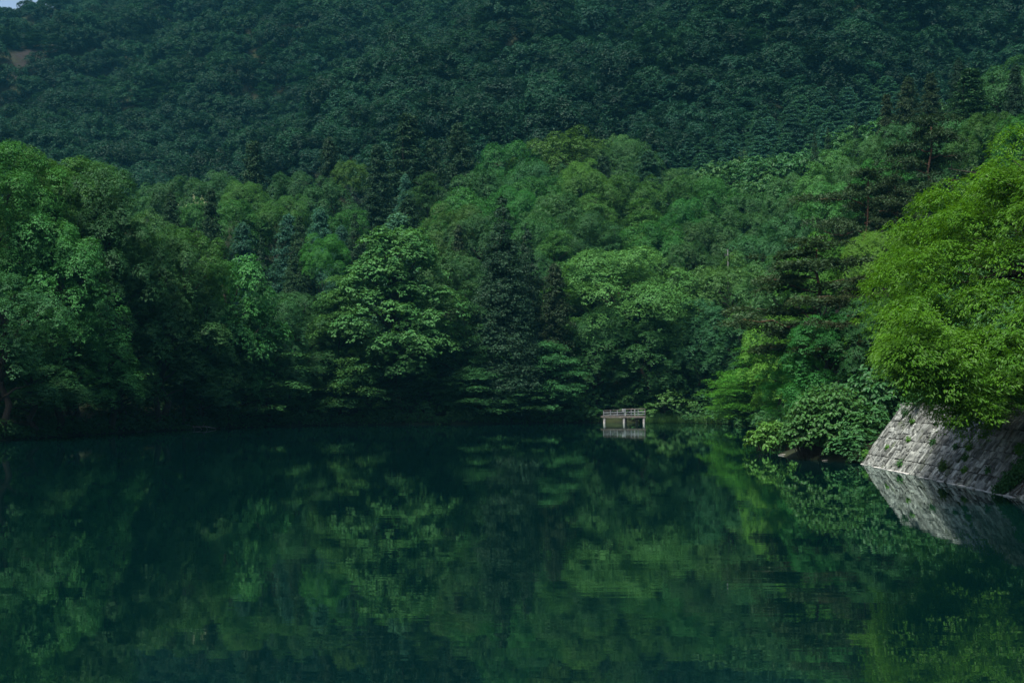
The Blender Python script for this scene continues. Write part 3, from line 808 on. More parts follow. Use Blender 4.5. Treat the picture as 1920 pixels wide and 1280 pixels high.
# cream blossom sprays on the flowering tree: a part of it
for o in list(COL.objects):
    if o.get("label") == "tree carrying cream white blossom sprays beside a dark conifer":
        rng = np.random.default_rng(5)
        crown = [c for c in o.children if c.name.startswith("crown")][0]
        vv = np.zeros(len(crown.data.vertices) * 3, np.float32); crown.data.vertices.foreach_get("co", vv); vv = vv.reshape(-1, 3)
        hi = vv[vv[:, 2] > np.percentile(vv[:, 2], 80)]
        hubs = hi[rng.integers(0, len(hi), 30)]
        n = 420; hb = rng.integers(0, 30, n); dr = rand_dirs(rng, 30) * np.array([.6, .6, .3]) + np.array([0, 0, .7])
        P = hubs[hb] + dr[hb] * rng.uniform(0, 1.5, (n, 1)) + rng.normal(0, .09, (n, 3))
        V, Fc, tv = leaf_geo(P, rand_dirs(rng, n), dr[hb] + rng.normal(0, .5, (n, 3)), .34, .2, rng.uniform(0, 1, n))
        b = add("blossom", mesh_from("blossom", V, Fc, M_FLOWER, {"tint": tv}), crown)

# the stand of larches at the foot of the mountain on the right: individuals nothing tells apart
LARCH = [conifer(160 + i, 8, 17, kind="larch", mat=M_TEAL, whorls=30, dens=9, leafL=.45, leafW=.2, point=.8, rough=.2) for i in range(2)]
PROTO["farlarch"] = LARCH; NAMES["farlarch"] = "larch_tree"
rng = np.random.default_rng(77)
def on_ray(x, y, d0=300, d1=900):
    """where the view ray through a pixel of the photograph meets the ground"""
    D = np.arange(d0, d1, 1.0)
    Z = ground_z((x - 960) / F * D, D)
    k = np.argmax(Z > CAMZ + (HY - y) / F * D)
    return D[k]
UPX, UPY = [1250, 1330, 1410, 1480, 1560, 1640, 1710], [262, 232, 196, 176, 158, 120, 112]
LOX, LOY = [1250, 1330, 1420, 1480, 1560, 1620, 1710], [300, 335, 345, 320, 270, 215, 160]
for r_, yt in enumerate(np.arange(110, 350, 30)):
    for x in np.arange(1265 + (r_ % 2) * 23, 1705, 46):
        xx = x + rng.normal(0, 7); y_ = yt + rng.normal(0, 6)
        if np.interp(xx, UPX, UPY) < y_ < np.interp(xx, LOX, LOY) + 12:
            DD = on_ray(xx, y_ + 88, 290)
            tree("farlarch", xx, y_, rng.uniform(58, 80), DD, "s", "blue green larch in the dense stand between mountain and right hillside", "larches in the dense stand")

# notable trees on the mountainside, singled out by their paler crowns
M_PALE = {"p": (2.1, 1.9, 1.7), "l": (1.5, 1.45, 1.2)}
FARB = [lobed(201, 11, 13, nl=14, leafL=.33, leafW=.25, dens=32, mat=M_FOREST, per=5), lobed(202, 12, 12, nl=16, leafL=.33, leafW=.25, dens=32, mat=M_FOREST, lobe_r=.23, per=5),
        lobed(203, 10, 14, nl=12, leafL=.33, leafW=.25, dens=32, mat=M_FOREST, lobe_r=.30, per=5), tiered(204, 11, 12, tiers=6, leafL=.36, leafW=.27, dens=14, mat=M_FOREST, kind="broadleaf")]
PROTO["farb"] = FARB; NAMES["farb"] = "broadleaf_tree"
for x, y, wpx, col, lab in [
    (1332, 150, 66, "p", "pale grey green crown standing out on the mountainside above the larches"),
    (1755, 5, 66, "p", "palest crown on the mountainside near the top right corner"),
    (1625, 115, 90, "l", "lighter rounded crown on the mountainside just above the right ridge spruces"),
    (1300, 85, 80, "l", "lighter crown on the mountainside, up and left of the pale grey green one"),
    (868, 62, 60, "l", "lighter crown on the upper middle of the mountainside"),
    (1215, 150, 90, "l", "lighter wide crown on the mountainside above the hill crest's right end"),
    (1890, 85, 80, "l", "lighter crown on the mountainside at the right edge above the ridge"),
    (150, 290, 60, "t", "soft bluish crown at the mountain foot above the left bank treetops")]:
    D = on_ray(x, y + 45)
    tree("farb", x, y, wpx, D - 3, col if col != "p" else "p", lab, "paler trees on the mountainside")

# ------------------------------------------------------------------ scattered stuff: the mountain forest and undergrowth
def scatter(name, pts, scl, rot, idx, meshes, label, cat):
    pc = bpy.data.collections.new(name + "_sources")
    for i, mlist in enumerate(meshes):
        ob = bpy.data.objects.new("%s_source.%03d" % (name, i), mlist)
        pc.objects.link(ob)
    me = bpy.data.meshes.new(name)
    me.vertices.add(len(pts)); me.vertices.foreach_set("co", np.asarray(pts, np.float32).ravel())
    a = me.attributes.new("scl", 'FLOAT_VECTOR', 'POINT'); a.data.foreach_set("vector", np.asarray(scl, np.float32).ravel())
    a = me.attributes.new("rot", 'FLOAT_VECTOR', 'POINT'); a.data.foreach_set("vector", np.asarray(rot, np.float32).ravel())
    a = me.attributes.new("pick", 'INT', 'POINT'); a.data.foreach_set("value", np.asarray(idx, np.int32))
    o = add(name, me)
    ng = bpy.data.node_groups.new(name + "_scatter", 'GeometryNodeTree')
    ng.interface.new_socket("Geometry", in_out='INPUT', socket_type='NodeSocketGeometry')
    ng.interface.new_socket("Geometry", in_out='OUTPUT', socket_type='NodeSocketGeometry')
    N, L = ng.nodes, ng.links
    gi, go = N.new("NodeGroupInput"), N.new("NodeGroupOutput")
    ci = N.new("GeometryNodeCollectionInfo"); ci.inputs["Collection"].default_value = pc
    ci.inputs["Separate Children"].default_value = True; ci.inputs["Reset Children"].default_value = True
    ip = N.new("GeometryNodeInstanceOnPoints"); ip.inputs["Pick Instance"].default_value = True
    def attr(nm, ty):
        n = N.new("GeometryNodeInputNamedAttribute"); n.data_type = ty; n.inputs["Name"].default_value = nm
        return n.outputs["Attribute"]
    L.new(gi.outputs[0], ip.inputs["Points"]); L.new(ci.outputs[0], ip.inputs["Instance"])
    L.new(attr("pick", 'INT'), ip.inputs["Instance Index"]); L.new(attr("rot", 'FLOAT_VECTOR'), ip.inputs["Rotation"])
    L.new(attr("scl", 'FLOAT_VECTOR'), ip.inputs["Scale"]); L.new(ip.outputs[0], go.inputs[0])
    md = o.modifiers.new("scatter", 'NODES'); md.node_group = ng
    tag(o, label, cat, kind="stuff")
    return o

rng = np.random.default_rng(1)
# jittered grid over the visible mountainside
gxx, gyy = np.meshgrid(np.arange(-420, 330, 7.6), np.arange(270, 860, 7.6))
X = (gxx + rng.uniform(-3.0, 3.0, gxx.shape)).ravel(); Y = (gyy + rng.uniform(-3.0, 3.0, gyy.shape)).ravel()
Z = ground_z(X, Y)
ax = 960 + X / Y * F; ay = HY - (Z - CAMZ) / Y * F
mzv = mountain_z(X, Y)
vis = (np.abs(X / Y) < 0.49) & (Z >= mzv - 9.0) & (mzv > 40) & (ay > -190) & (ay < 420)
larch_zone = (ax > 1255) & (ax < 1700) & (ay - 88 > np.interp(ax, UPX, UPY) - 10)
vis &= ~larch_zone
rk = rock_mask(X, Y)
vis &= (rk < 0.35) | (rng.uniform(0, 1, len(X)) < 0.45)
# keep clear of the individually built crowns
X, Y, Z = X[vis], Y[vis], Z[vis]
n = len(X)
big = 0.74 + 0.70 * vnoise(X / 26, Y / 26, 21) + rng.normal(0, .12, n)
big *= np.interp(X / Y, [-0.45, -0.25, 0.0, 0.4], [0.80, 0.9, 1.0, 1.08])
sc_h = big * rng.uniform(0.85, 1.15, n)
conif = (vnoise(X / 40, Y / 40, 31) > 0.66) & (rng.uniform(0, 1, n) < 0.6)
pick = np.where(conif, 4 + rng.integers(0, 2, n), rng.integers(0, 4, n))
FARC = [conifer(220 + i, 7, 15, kind="larch", mat=M_FOREST, whorls=16, dens=7, leafL=.65, leafW=.28, rough=.22, point=.8) for i in range(2)]
scatter("mountain_forest", np.stack([X, Y, Z - 0.8 + rng.normal(0, 1.5, n)], -1), np.stack([big, big, sc_h], -1),
        np.stack([rng.normal(0, .05, n), rng.normal(0, .05, n), rng.uniform(0, 6.28, n)], -1), pick,
        [p.crown for p in FARB + FARC], "dense dark blue green forest covering the steep mountainside", "forest")
print("mountain trees", n)

# low undergrowth on the hill and banks between the trees
UND = [lobed(301 + i, 4.5, 3.6, nl=9, base=0, leafL=.36, leafW=.26, dens=16, kind="undergrowth") for i in range(3)]
gxx, gyy = np.meshgrid(np.arange(-110, 130, 3.6), np.arange(20, 300, 3.6))
X = (gxx + rng.uniform(-1.6, 1.6, gxx.shape)).ravel(); Y = (gyy + rng.uniform(-1.6, 1.6, gyy.shape)).ravel()
s = lake_sd(X, Y); Z = ground_z(X, Y)
vis = (s > 0.15) & (np.abs(X / Y) < 0.52) & ~((Y < 71.5) & (X > 0) & (s < 7)) & ~((np.abs(X - 16.4) < 3.4) & (Y < 174.8))
X, Y = X[vis], Y[vis]
ex, ey = [], []
for i in range(len(LAKE)):                                    # a close fringe along the water's edge
    a, b = LAKE[i], LAKE[(i + 1) % len(LAKE)]
    if min(a[1], b[1]) < 69.5 and a[0] > 0 and b[0] > 0 or max(a[1], b[1]) < 60: continue
    e = b - a; le = np.linalg.norm(e); no = np.array([e[1], -e[0]]) / le
    for t in np.arange(0, le, .8):
        p = a + e * t / le + no * rng.uniform(.1, 1.3)
        if abs(p[0] - 16.4) > 3.3: ex.append(p[0]); ey.append(p[1])
X, Y = np.concatenate([X, ex]), np.concatenate([Y, ey])
s = lake_sd(X, Y); Z = ground_z(X, Y); n = len(X)
big = rng.uniform(.6, 1.3, n) * np.interp(s, [.2, 1, 6, 20], [.28, .5, .8, 1.2])
scatter("undergrowth", np.stack([X, Y, Z - .2], -1), np.stack([big, big, big * rng.uniform(.7, 1.5, n)], -1),
        np.stack([np.zeros(n), np.zeros(n), rng.uniform(0, 6.28, n)], -1), rng.integers(0, 3, n), [p.crown for p in UND],
        "shaded leafy undergrowth filling the wood between the trunks", "undergrowth")
print("undergrowth", n)

# ------------------------------------------------------------------ the big bright maple over the wall
rng = np.random.default_rng(500)
mc, mr = np.array([26.2, 50.0, 8.75]), np.array([11.3, 10.5, 7.5])
n = 620
d = rand_dirs(rng, n)
d = d[(d[:, 0] < 0.55)]
amp = rng.uniform(0.55, 1.03, len(d)) ** 0.6
# uneven outline: whole limbs stand out or fall back
lim = rand_dirs(rng, 34); la = rng.uniform(-0.16, 0.10, 34)
amp = amp * (1 - .30 * np.maximum(0, d[:, 2]) * np.maximum(0, -d[:, 0]))
amp = amp * (1 + (np.maximum(0, d @ lim.T - 0.80) / 0.20) @ la)
C = mc + d * mr * amp[:, None]
lev = np.round((C[:, 2] + 1.6 * vnoise(C[:, 0] / 3, C[:, 1] / 3, 8)) / 1.7) * 1.7       # boughs gather in storeys
C[:, 2] = C[:, 2] * 0.2 + lev * 0.8 - 0.3
# boughs hanging low over the water in front of the wall
nb = 95
bx = rng.uniform(1668, 1925, nb); bY = rng.uniform(42.5, 49, nb)
by = np.interp(bx, [1660, 1700, 1740, 1790, 1850, 1890, 1925], [680, 725, 770, 806, 812, 775, 745]) - 52 - rng.uniform(0, 1, nb) ** 1.4 * 120
Cb = np.stack([(bx - 960) / F * bY, bY, CAMZ + (HY - by) / F * bY], -1)
C = np.vstack([C, Cb]); db = unit(Cb - mc); db[:, 2] = .25; d = np.vstack([d, unit(db)])
hor = d * np.array([1, 1, 0])
Nn = hor * 0.38 + np.array([0, 0, 0.9]) + rng.normal(0, .12, (len(d), 3))
R = rng.uniform(.6, 1.35, len(d))
P, N, T, tint = pads(rng, C, Nn, R, th=.30, droop=.55, dens=170, per=8, spray=.10, nrand=.26, tdown=.85)
apx = 960 + P[:, 0] / P[:, 1] * F
low = np.interp(apx, [1600, 1660, 1700, 1735, 1790, 1850, 1890, 1930], [640, 700, 748, 772, 815, 822, 780, 765])
ok = (HY - (P[:, 2] - CAMZ) / P[:, 1] * F < low + 9 * rng.normal(0, 1, len(P))) | (P[:, 1] > 52)
ok &= P[:, 2] > np.maximum(ground_z(P[:, 0], P[:, 1]) + .35, .6)
ok &= ~((P[:, 2] < np.clip((P[:, 0] - 19.8) * 1.42, 0, 3.5) + .35) & (P[:, 1] < 72))
P, N, T, tint = P[ok], N[ok], T[ok], tint[ok]
q = len(P); print("maple leaves", q)
V, Fc, tv = leaf_geo(P, N, T, 0.165 * rng.uniform(.7, 1.3, q), .058 * rng.uniform(.8, 1.3, q), tint)
mt = empty("maple_tree", (28.5, 51, gz(28.5, 51)))
tag(mt, "big bright green maple spreading over the stone wall and water on the right", "tree")
off = np.array([28.5, 51, gz(28.5, 51)])
o = add("crown", mesh_from("maple_crown", V - off, Fc, M_MAPLE, {"tint": tv}), mt)
g = Geo()
g.tube([(0, 0, -.6), (-.1, 0, 1.0), (-.5, -.2, 2.4), (-.9, -.3, 3.6)], [.55, .46, .40, .34], 10)
for i in range(30):
    a = rng.uniform(1.2, 5.0); el = rng.uniform(-.12, 1.2)
    e = mc - off + np.array([math.cos(a) * math.cos(el), math.sin(a) * math.cos(el), math.sin(el)]) * mr * rng.uniform(.45, .66)
    s0 = np.array([-.6, -.2, rng.uniform(2.2, 3.8)])
    limb(g, rng, s0, e, .17, .025, n=8, sag=.10, k=6)
    for _ in range(4):
        t = rng.uniform(.35, .8); m0 = s0 + (e - s0) * t + np.array([0, 0, .10 * np.linalg.norm(e - s0) * math.sin(t * 3.14)])
        limb(g, rng, m0, m0 + (e - s0) * .33 + rng.normal(0, 1.3, 3) * np.array([1, 1, .6]), .06, .012, n=5, sag=.05, k=5)
add("trunk", g.mesh("maple_trunk", noise_mat("dark_maple_bark", (.025, .022, .02), (.06, .052, .045), 8)[0], smooth=True), mt)

# ------------------------------------------------------------------ the large leaved shrub beside the wall end
def dome_plant(seed, rx, ry, h, nst, Lf, Wf, tilt=.3):
    rng = np.random.default_rng(seed)
    g = Geo(); Ps, Ns, Ts, ti = [], [], [], []
    for i in range(nst):
        a = rng.uniform(0, 6.28); r = math.sqrt(rng.uniform(0, 1))
        b = np.array([math.cos(a) * r * rx * .55, math.sin(a) * r * ry * .55, 0])
        top = np.array([math.cos(a) * r * rx, math.sin(a) * r * ry, h * math.sqrt(max(.03, 1 - r * r)) * rng.uniform(.78, 1.08)])
        t = np.linspace(0, 1, 6)[:, None]
        path = b + (top - b) * t; path[:, 2] += np.sin(t[:, 0] * 3.14) * .18 * h
        g.tube(path, np.linspace(.018, .006, 6), 4)
        nl = rng.integers(11, 17)
        for k in range(nl):
            f = .25 + .75 * (k + rng.uniform(0, .6)) / nl
            j = min(4, int(f * 5)); p = path[j] + (path[j + 1] - path[j]) * (f * 5 - j)
            aa = k * 2.4 + rng.uniform(-.5, .5); dd = np.array([math.cos(aa), math.sin(aa), 0])
            out = np.array([math.cos(a), math.sin(a), 0]) * .7 * r
            Ps.append(p); Ns.append(dd * .35 + out * .8 + np.array([0, 0, .8]) + rng.normal(0, .22, 3)); Ts.append(dd + out + np.array([0, 0, -.55])); ti.append(np.clip(rng.normal(.5, .25), 0, 1))
    return g, np.array(Ps), np.array(Ns), np.array(Ts), np.array(ti), rng
def place_plant(name, label, cat, x, y, args, mat, col=(1, 1, 1, 1), z=None, group=None, leafname="foliage"):
    g, P, N, T, ti, rng = dome_plant(*args)
    q = len(P)
    V, Fc, tv = leaf_geo(P, N, T, args[5] * rng.uniform(.65, 1.25, q), args[6] * rng.uniform(.7, 1.2, q), ti, "oval")
    o = empty(name, (x, y, gz(x, y) if z is None else z)); tag(o, label, cat, group)
    f = add(leafname, mesh_from(name + "_foliage", V, Fc, mat, {"tint": tv}), o); f.color = col
    add("stem", g.mesh(name + "_stems", M_BARK), o)
    return o
SH = place_plant("large_leaved_shrub", "bushy shrub with big heart shaped leaves at the left end of the stone wall", "shrub", 20.2, 74.6, (601, 3.5, 3.2, 4.7, 620, .30, .20), M_SHRUB, (.95, .98, .86, 1), z=0.0)
place_plant("large_leaved_shrub", "darker large leaved shrub tucked behind the upper end of the stone wall", "shrub", 23.6, 76.0, (602, 2.6, 2.6, 4.6, 170, .36, .25), M_SHRUB, (.8, .9, 1, 1), z=1.6)
place_plant("large_leaved_shrub", "low bright shrub at the water left of the heart leaved shrub", "shrub", 18.6, 83.0, (603, 2.4, 2.4, 2.2, 120, .30, .20), M_SHRUB, (1.5, 1.35, .8, 1), z=.1)

# ------------------------------------------------------------------ the stone retaining wall
def wall_line(y):
    """foot of the wall in plan at distance y, and its unit direction"""
    x = np.interp(y, [20, 45, 70.5], [19.2, 19.8, 20.7])
    return x
BAT, WH = 2.45, 3.45
def wall_pt(y, t, out=0.0):
    """point on the battered face: t 0 foot .. 1 top, out = proud of the face"""
    L_ = math.hypot(BAT, WH)
    nx, nz = -WH / L_, BAT / L_
    # the far end turns back into the bank
    turn = max(0.0, y - 69.3)
    x = wall_line(y) + turn ** 2 * 0.45
    return np.array([x + BAT * t + nx * out, y, WH * t + nz * out])
M_STONE, sN, sL, sB, sMix = noise_mat("weathered_grey_stone", (0.064, 0.071, 0.068), (0.255, 0.276, 0.258), 2.6, bump=0.9, c3=(0.05, 0.07, 0.03), scale3=1.1, lo3=.58, hi3=.74)
_g = sN.new("ShaderNodeNewGeometry")
_mr = sN.new("ShaderNodeMapRange"); _mr.inputs[3].default_value = .45; _mr.inputs[4].default_value = 1.35
sL.new(_g.outputs["Random Per Island"], _mr.inputs[0])
_hv = sN.new("ShaderNodeHueSaturation"); sL.new(_mr.outputs[0], _hv.inputs["Value"])
_src = sB.inputs["Base Color"].links[0].from_socket
sL.new(_src, _hv.inputs["Color"]); sL.new(_hv.outputs[0], sB.inputs["Base Color"])
M_MORTAR = noise_mat("dark_mortar", (.028, .028, .026), (.07, .068, .06), 5)[0]
M_CONC = noise_mat("pale_concrete", (.34, .34, .33), (.56, .56, .54), 9, bump=.2)[0]

wall = empty("stone_wall", (20.4, 58, 0))
tag(wall, "sloping wall of rough grey stone blocks along the right bank", "wall")
wo = np.array([20.4, 58, 0])
# backing
ys = np.linspace(22, 71.2, 60)
Vb = []
for y in ys:
    for t in (-.35, 0, .5, .985): Vb.append(wall_pt(y, t, -.05) - wo)
    e = wall_pt(y, .985, -.05); Vb.append(np.array([e[0] + .9, e[1], e[2] - .02]) - wo)
k = 5; i = np.arange(59)[:, None] * k; j = np.arange(k - 1)[None]
Qb = np.stack([i + j, i + j + 1, i + k + j + 1, i + k + j], -1).reshape(-1, 4)
add("mortar_backing", mesh_from("mortar_backing", np.array(Vb), Qb, M_MORTAR), wall)
rng = np.random.default_rng(700)
SV, SQ, sn = [], [], 0
def stone(y0, y1, t0, t1, out, lean):
    """one rough block: a 5x5 displaced front with sides, between y0..y1 and t0..t1 of the face"""
    global sn
    m = 5
    a = np.linspace(0, 1, m)
    front = np.zeros((m, m, 3)); 
    cr = rng.normal(0, .012, (m, m)); gx_, gy_ = rng.normal(0, .022, 2)
    for r_ in range(m):
        for c_ in range(m):
            edge = (c_ in (0, m - 1)) or (r_ in (0, m - 1))
            yy = y0 + (y1 - y0) * a[c_] - lean * (a[r_]) * (t1 - t0)
            tt = t0 + (t1 - t0) * a[r_]
            if edge: yy += rng.normal(0, .012); tt += rng.normal(0, .003)
            front[r_, c_] = wall_pt(yy, tt, out - (.022 if edge else 0) + cr[r_, c_] + gx_ * (a[c_] - .5) + gy_ * (a[r_] - .5))
    Vf = front.reshape(-1, 3)
    rim = [r_ * m + c_ for r_, c_ in [(0, c) for c in range(m)] + [(r, m - 1) for r in range(1, m)] + [(m - 1, c) for c in range(m - 2, -1, -1)] + [(r, 0) for r in range(m - 2, 0, -1)]]
    L_ = math.hypot(BAT, WH)
    back = Vf[rim] + np.array([WH / L_, 0, -BAT / L_]) * (out + .10)
    q = []
    for r_ in range(m - 1):
        for c_ in range(m - 1):
            q.append([r_ * m + c_, (r_ + 1) * m + c_, (r_ + 1) * m + c_ + 1, r_ * m + c_ + 1])
    nr = len(rim)
    for e in range(nr): q.append([rim[e], rim[(e + 1) % nr], m * m + (e + 1) % nr, m * m + e])
    SV.append(np.vstack([Vf, back]) - wo); SQ.append(np.array(q) + sn); sn += m * m + nr
courses = [(-.06, .165), (.172, .452), (.459, .728), (.735, 1.0)]
for ci, (t0, t1) in enumerate(courses):
    y = 22.0
    while y < 71.0:
        wd = rng.uniform(.16, .62) if rng.uniform() < .75 else rng.uniform(.6, .95)
        y1 = min(y + wd, 71.1)
        lean = rng.normal(.03, .08)
        gap = .008
        nsp = rng.choice([1, 2, 3, 4], p=[.12, .33, .35, .20])
        cuts = (np.arange(1, nsp) + rng.normal(0, .16, nsp - 1)) / nsp; ed = [0, *cuts, 1]
        for a_, b_ in zip(ed[:-1], ed[1:]):
            if (b_ - a_) < .12: continue
            # split in narrow slabs now and then, as the face is tooled into upright ridges
            ny = 1 if (y1 - y) < .34 else int(rng.choice([1, 2, 3], p=[.55, .33, .12]))
            yy = np.linspace(y, y1, ny + 1); yy[1:-1] += rng.normal(0, .03, ny - 1)
            for p_, q_ in zip(yy[:-1], yy[1:]):
                stone(p_ + gap, q_ - gap, t0 + (t1 - t0) * a_ + .003, t0 + (t1 - t0) * b_ - .003, rng.uniform(.0, .075), lean)
        y = y1
add("stone_facing", mesh_from("stone_facing", np.concatenate(SV), np.concatenate(SQ), M_STONE), wall)
# top edge stones
g = Geo(); y = 22.0
while y < 71:
    L2 = rng.uniform(.5, 1.1); e = wall_pt(y + L2 / 2, 1.0, 0)
    g.box(np.array([e[0] + .28, y + L2 / 2, WH + .02 + rng.uniform(-.03, .05)]) - wo, (.62, L2 - .02, .16), 0, .02, rng)
    y += L2
add("coping", g.mesh("coping", M_STONE), wall)
# pale ledge at the waterline
g = Geo(); y = 22.0
while y < 71:
    L2 = rng.uniform(.5, 1.3); e = wall_pt(y + L2 / 2, 0.0, .10)
    if rng.uniform() < .62: g.box(np.array([e[0] - .02, y + L2 / 2, -.03]) - wo, (.16, (L2 - .03) * rng.uniform(.6, 1), .12 + rng.uniform(-.035, .02)), -.035, .012, rng)
    y += L2
add("waterline_ledge", g.mesh("waterline_ledge", M_CONC), wall)

# weeds in the joints of the wall and ivy hanging at its near end
def weed(y, t, r, n, label, col, name="wall_weed", L_=.16, hang=.2):
    rng = np.random.default_rng(int(y * 100 + t * 1000))
    p0 = wall_pt(y, t, .06)
    d = rand_dirs(rng, n); d[:, 0] = -np.abs(d[:, 0]); d[:, 2] = d[:, 2] * .8 + .2
    P = d * r * rng.uniform(.2, 1, (n, 1)) * np.array([.6, 1.0, .9])
    sl = np.array([BAT, 0, WH]) / math.hypot(BAT, WH)
    V, Fc, tv = leaf_geo(P, d + np.array([-.4, 0, .6]) + rng.normal(0, .4, (n, 3)), d + np.array([0, 0, -hang]) + rng.normal(0, .3, (n, 3)), L_ * rng.uniform(.6, 1.3, n), L_ * .42, np.clip(rng.normal(.5, .25, n), 0, 1))
    o = add(name, mesh_from(name, V, Fc, M_SHRUB, {"tint": tv})); o.location = p0; o.color = col
    tag(o, label, "weed", "weeds growing in the wall joints")
YG = (1.5, 1.4, .6, 1); GG = (1, 1, 1, 1); DG = (.6, .65, .8, 1); BR = (1.0, .75, .5, 1)
for a in [(67.4, .86, .42, 260, "upright dark weed high on the wall near its far end, left of the maple", DG),
          (65.2, .735, .20, 90, "yellow green tuft in the upper joint, left of the lowest maple leaves", YG),
          (63.6, .455, .24, 120, "yellow green tuft in the middle joint towards the far end of the wall", YG),
          (59.6, .46, .26, 130, "green tuft in the middle joint, below the maple's left edge", GG),
          (56.2, .45, .16, 70, "tiny green tuft in the middle joint, nearer than the two bigger ones", GG),
          (54.4, .455, .22, 110, "bright tuft in the middle joint under the lowest maple bough", YG),
          (69.6, .14, .40, 240, "bright weed at the foot of the wall's far end beside the shrub", YG),
          (62.3, .10, .30, 120, "faint green weed low on the far half of the wall", GG),
          (55.8, .17, .40, 260, "brown tipped dark clump in the lowest joint of the wall", BR),
          (53.9, .33, .26, 110, "trailing weed on the stones above the brown tipped clump", GG),
          (53.0, .175, .20, 100, "small bright tuft in the lowest joint right of the brown tipped clump", YG),
          (66.4, .30, .18, 80, "sparse pale weed low on the wall near the far end", YG),
          (48.6, .50, .42, 280, "lush yellow green weed beside the top of the ivy", YG),
          (48.2, .64, .26, 140, "pale weed streak higher on the wall above the lush yellow green weed", YG),
          (50.4, .22, .20, 90, "faint tuft on the lower stones left of the ivy", GG)]:
    weed(*a)
# ivy: a trailing curtain on the near end of the wall
rng = np.random.default_rng(900)
n = 5200
f = rng.uniform(0, 1, n) ** .8
yc = 47.3 - 2.6 * (f - .0) * .55 + 1.5 * (1 - f) * .0
wdt = np.interp(f, [0, .25, .6, 1], [.35, .55, 1.2, 1.5])
ty = yc - .2 + rng.normal(0, .42, n) * wdt + .7 * (vnoise(f * 9, f * 0 + 3, 4) - .5) + .6 * (1 - f)
tt = .02 + f * .52 + rng.normal(0, .02, n)
thick = np.abs(rng.normal(.12, .10, n)) + .03
P = np.array([wall_pt(a_, b_, c_ + .05) for a_, b_, c_ in zip(ty, tt, thick)])
po = wall_pt(47, .0, 0)
Nv = np.array([-.8, -.15, .55]) + rng.normal(0, .35, (n, 3)); Tv = np.array([-.3, 0, -.8]) + rng.normal(0, .5, (n, 3))
V, Fc, tv = leaf_geo(P - po, Nv, Tv, .13 * rng.uniform(.6, 1.3, n), .11 * rng.uniform(.7, 1.2, n), np.clip(rng.normal(.5, .25, n), 0, 1), "oval")
iv = empty("ivy", po); tag(iv, "dark glossy ivy trailing down the near end of the stone wall", "ivy")
c = add("foliage", mesh_from("ivy_foliage", V, Fc, M_SHRUB, {"tint": tv}), iv); c.color = (.62, .66, .62, 1)
g = Geo()
for i in range(9):
    y0 = 46.4 + rng.normal(0, .5); fs = np.linspace(.02, .56, 8)
    g.tube(np.array([wall_pt(y0 + .4 * math.sin(a_ * 8 + i) + .9 * (.5 - a_), a_, .1) for a_ in fs]) - po, np.linspace(.02, .012, 8), 5)
add("stem", g.mesh("ivy_stems", M_BARK), iv)

# ------------------------------------------------------------------ the landing stage on the far shore
M_WOODP = noise_mat("weathered_pale_wood", (.17, .19, .20), (.34, .37, .39), 5, stretch=(1, 4, 4), bump=.3)[0]
M_WOODD = noise_mat("weathered_brown_wood", (.10, .095, .085), (.22, .20, .18), 4, stretch=(1, 4, 4), bump=.4, c3=(.28, .27, .25), scale3=1.5)[0]
dk = empty("landing_stage", (16.42, 171.6, 0), math.radians(3))
tag(dk, "small grey wooden landing stage with railing on concrete piles at the far shore", "jetty")
DW, DD_ = 6.25, 2.6
rng = np.random.default_rng(1000)
g = Geo()
for i in range(40):
    x0 = -DW / 2 + (i + .5) * DW / 40
    g.box((x0, DD_ / 2, 1.03 + rng.uniform(-.005, .01)), (DW / 40 - .015, DD_, .05), 0, .003, rng)
add("deck", g.mesh("deck", M_WOODD), dk)
g = Geo()
g.box((0, -.03, .90), (DW + .10, .10, .20)); g.box((0, DD_ + .03, .90), (DW + .10, .10, .20))
for x0 in (-DW / 2 + .05, -1, 1, DW / 2 - .05): g.box((x0, DD_ / 2, .90), (.10, DD_ - .06, .17))
add("deck_beam", g.mesh("deck_beam", M_WOODD), dk)
for i in range(7):
    g = Geo(); x0 = -DW / 2 + .08 + i * (DW - .16) / 6
    g.box((x0, -.0, 1.05 + (.80 + .045 * i) / 2), (.115, .09, .80 + .045 * i), 0, .006, rng)
    add("rail_post", g.mesh("rail_post", M_WOODP if i < 6 else M_WOODD), dk)
def railing(z0, z1, yy, hgt, mat, name, x0=-DW / 2 + .03, x1=DW / 2 - .03):
    g = Geo(); n = 6
    for i in range(n):
        a_ = x0 + (x1 - x0) * i / n; b_ = x0 + (x1 - x0) * (i + 1) / n
        za, zb = z0 + (z1 - z0) * i / n, z0 + (z1 - z0) * (i + 1) / n
        Vv = np.array([[x_, yy + dy, z_ + dz] for x_, z_ in ((a_, za), (b_ - .01, zb)) for dy in (-.025, .025) for dz in (-hgt / 2, hgt / 2)]) + rng.normal(0, .006, (8, 3))
        g.push(Vv, [[0, 1, 3, 2], [4, 6, 7, 5], [0, 4, 5, 1], [2, 3, 7, 6], [0, 2, 6, 4], [1, 5, 7, 3]])
    add(name, g.mesh(name, mat), dk)
railing(1.86, 2.13, -.075, .07, M_WOODD, "top_rail")
railing(1.56, 1.71, -.075, .095, M_WOODP, "middle_rail")
railing(1.24, 1.34, -.075, .095, M_WOODP, "lower_rail")
railing(2.04, 2.13, DD_, .07, M_WOODD, "back_rail", .2, DW / 2 - .05)
railing(1.60, 1.66, DD_, .08, M_WOODP, "back_rail", .2, DW / 2 - .05)
for x0 in (.55, 1.95):
    g = Geo(); g.box((x0, DD_, 1.05 + .53), (.11, .09, 1.06)); add("rail_post", g.mesh("back_post", M_WOODP), dk)
g = Geo(); g.box((.30, DD_ - .06, 1.92), (.55, .04, .34)); add("notice_board", g.mesh("notice_board", noise_mat("faded_board", (.20, .24, .26), (.36, .40, .42), 12)[0]), dk)
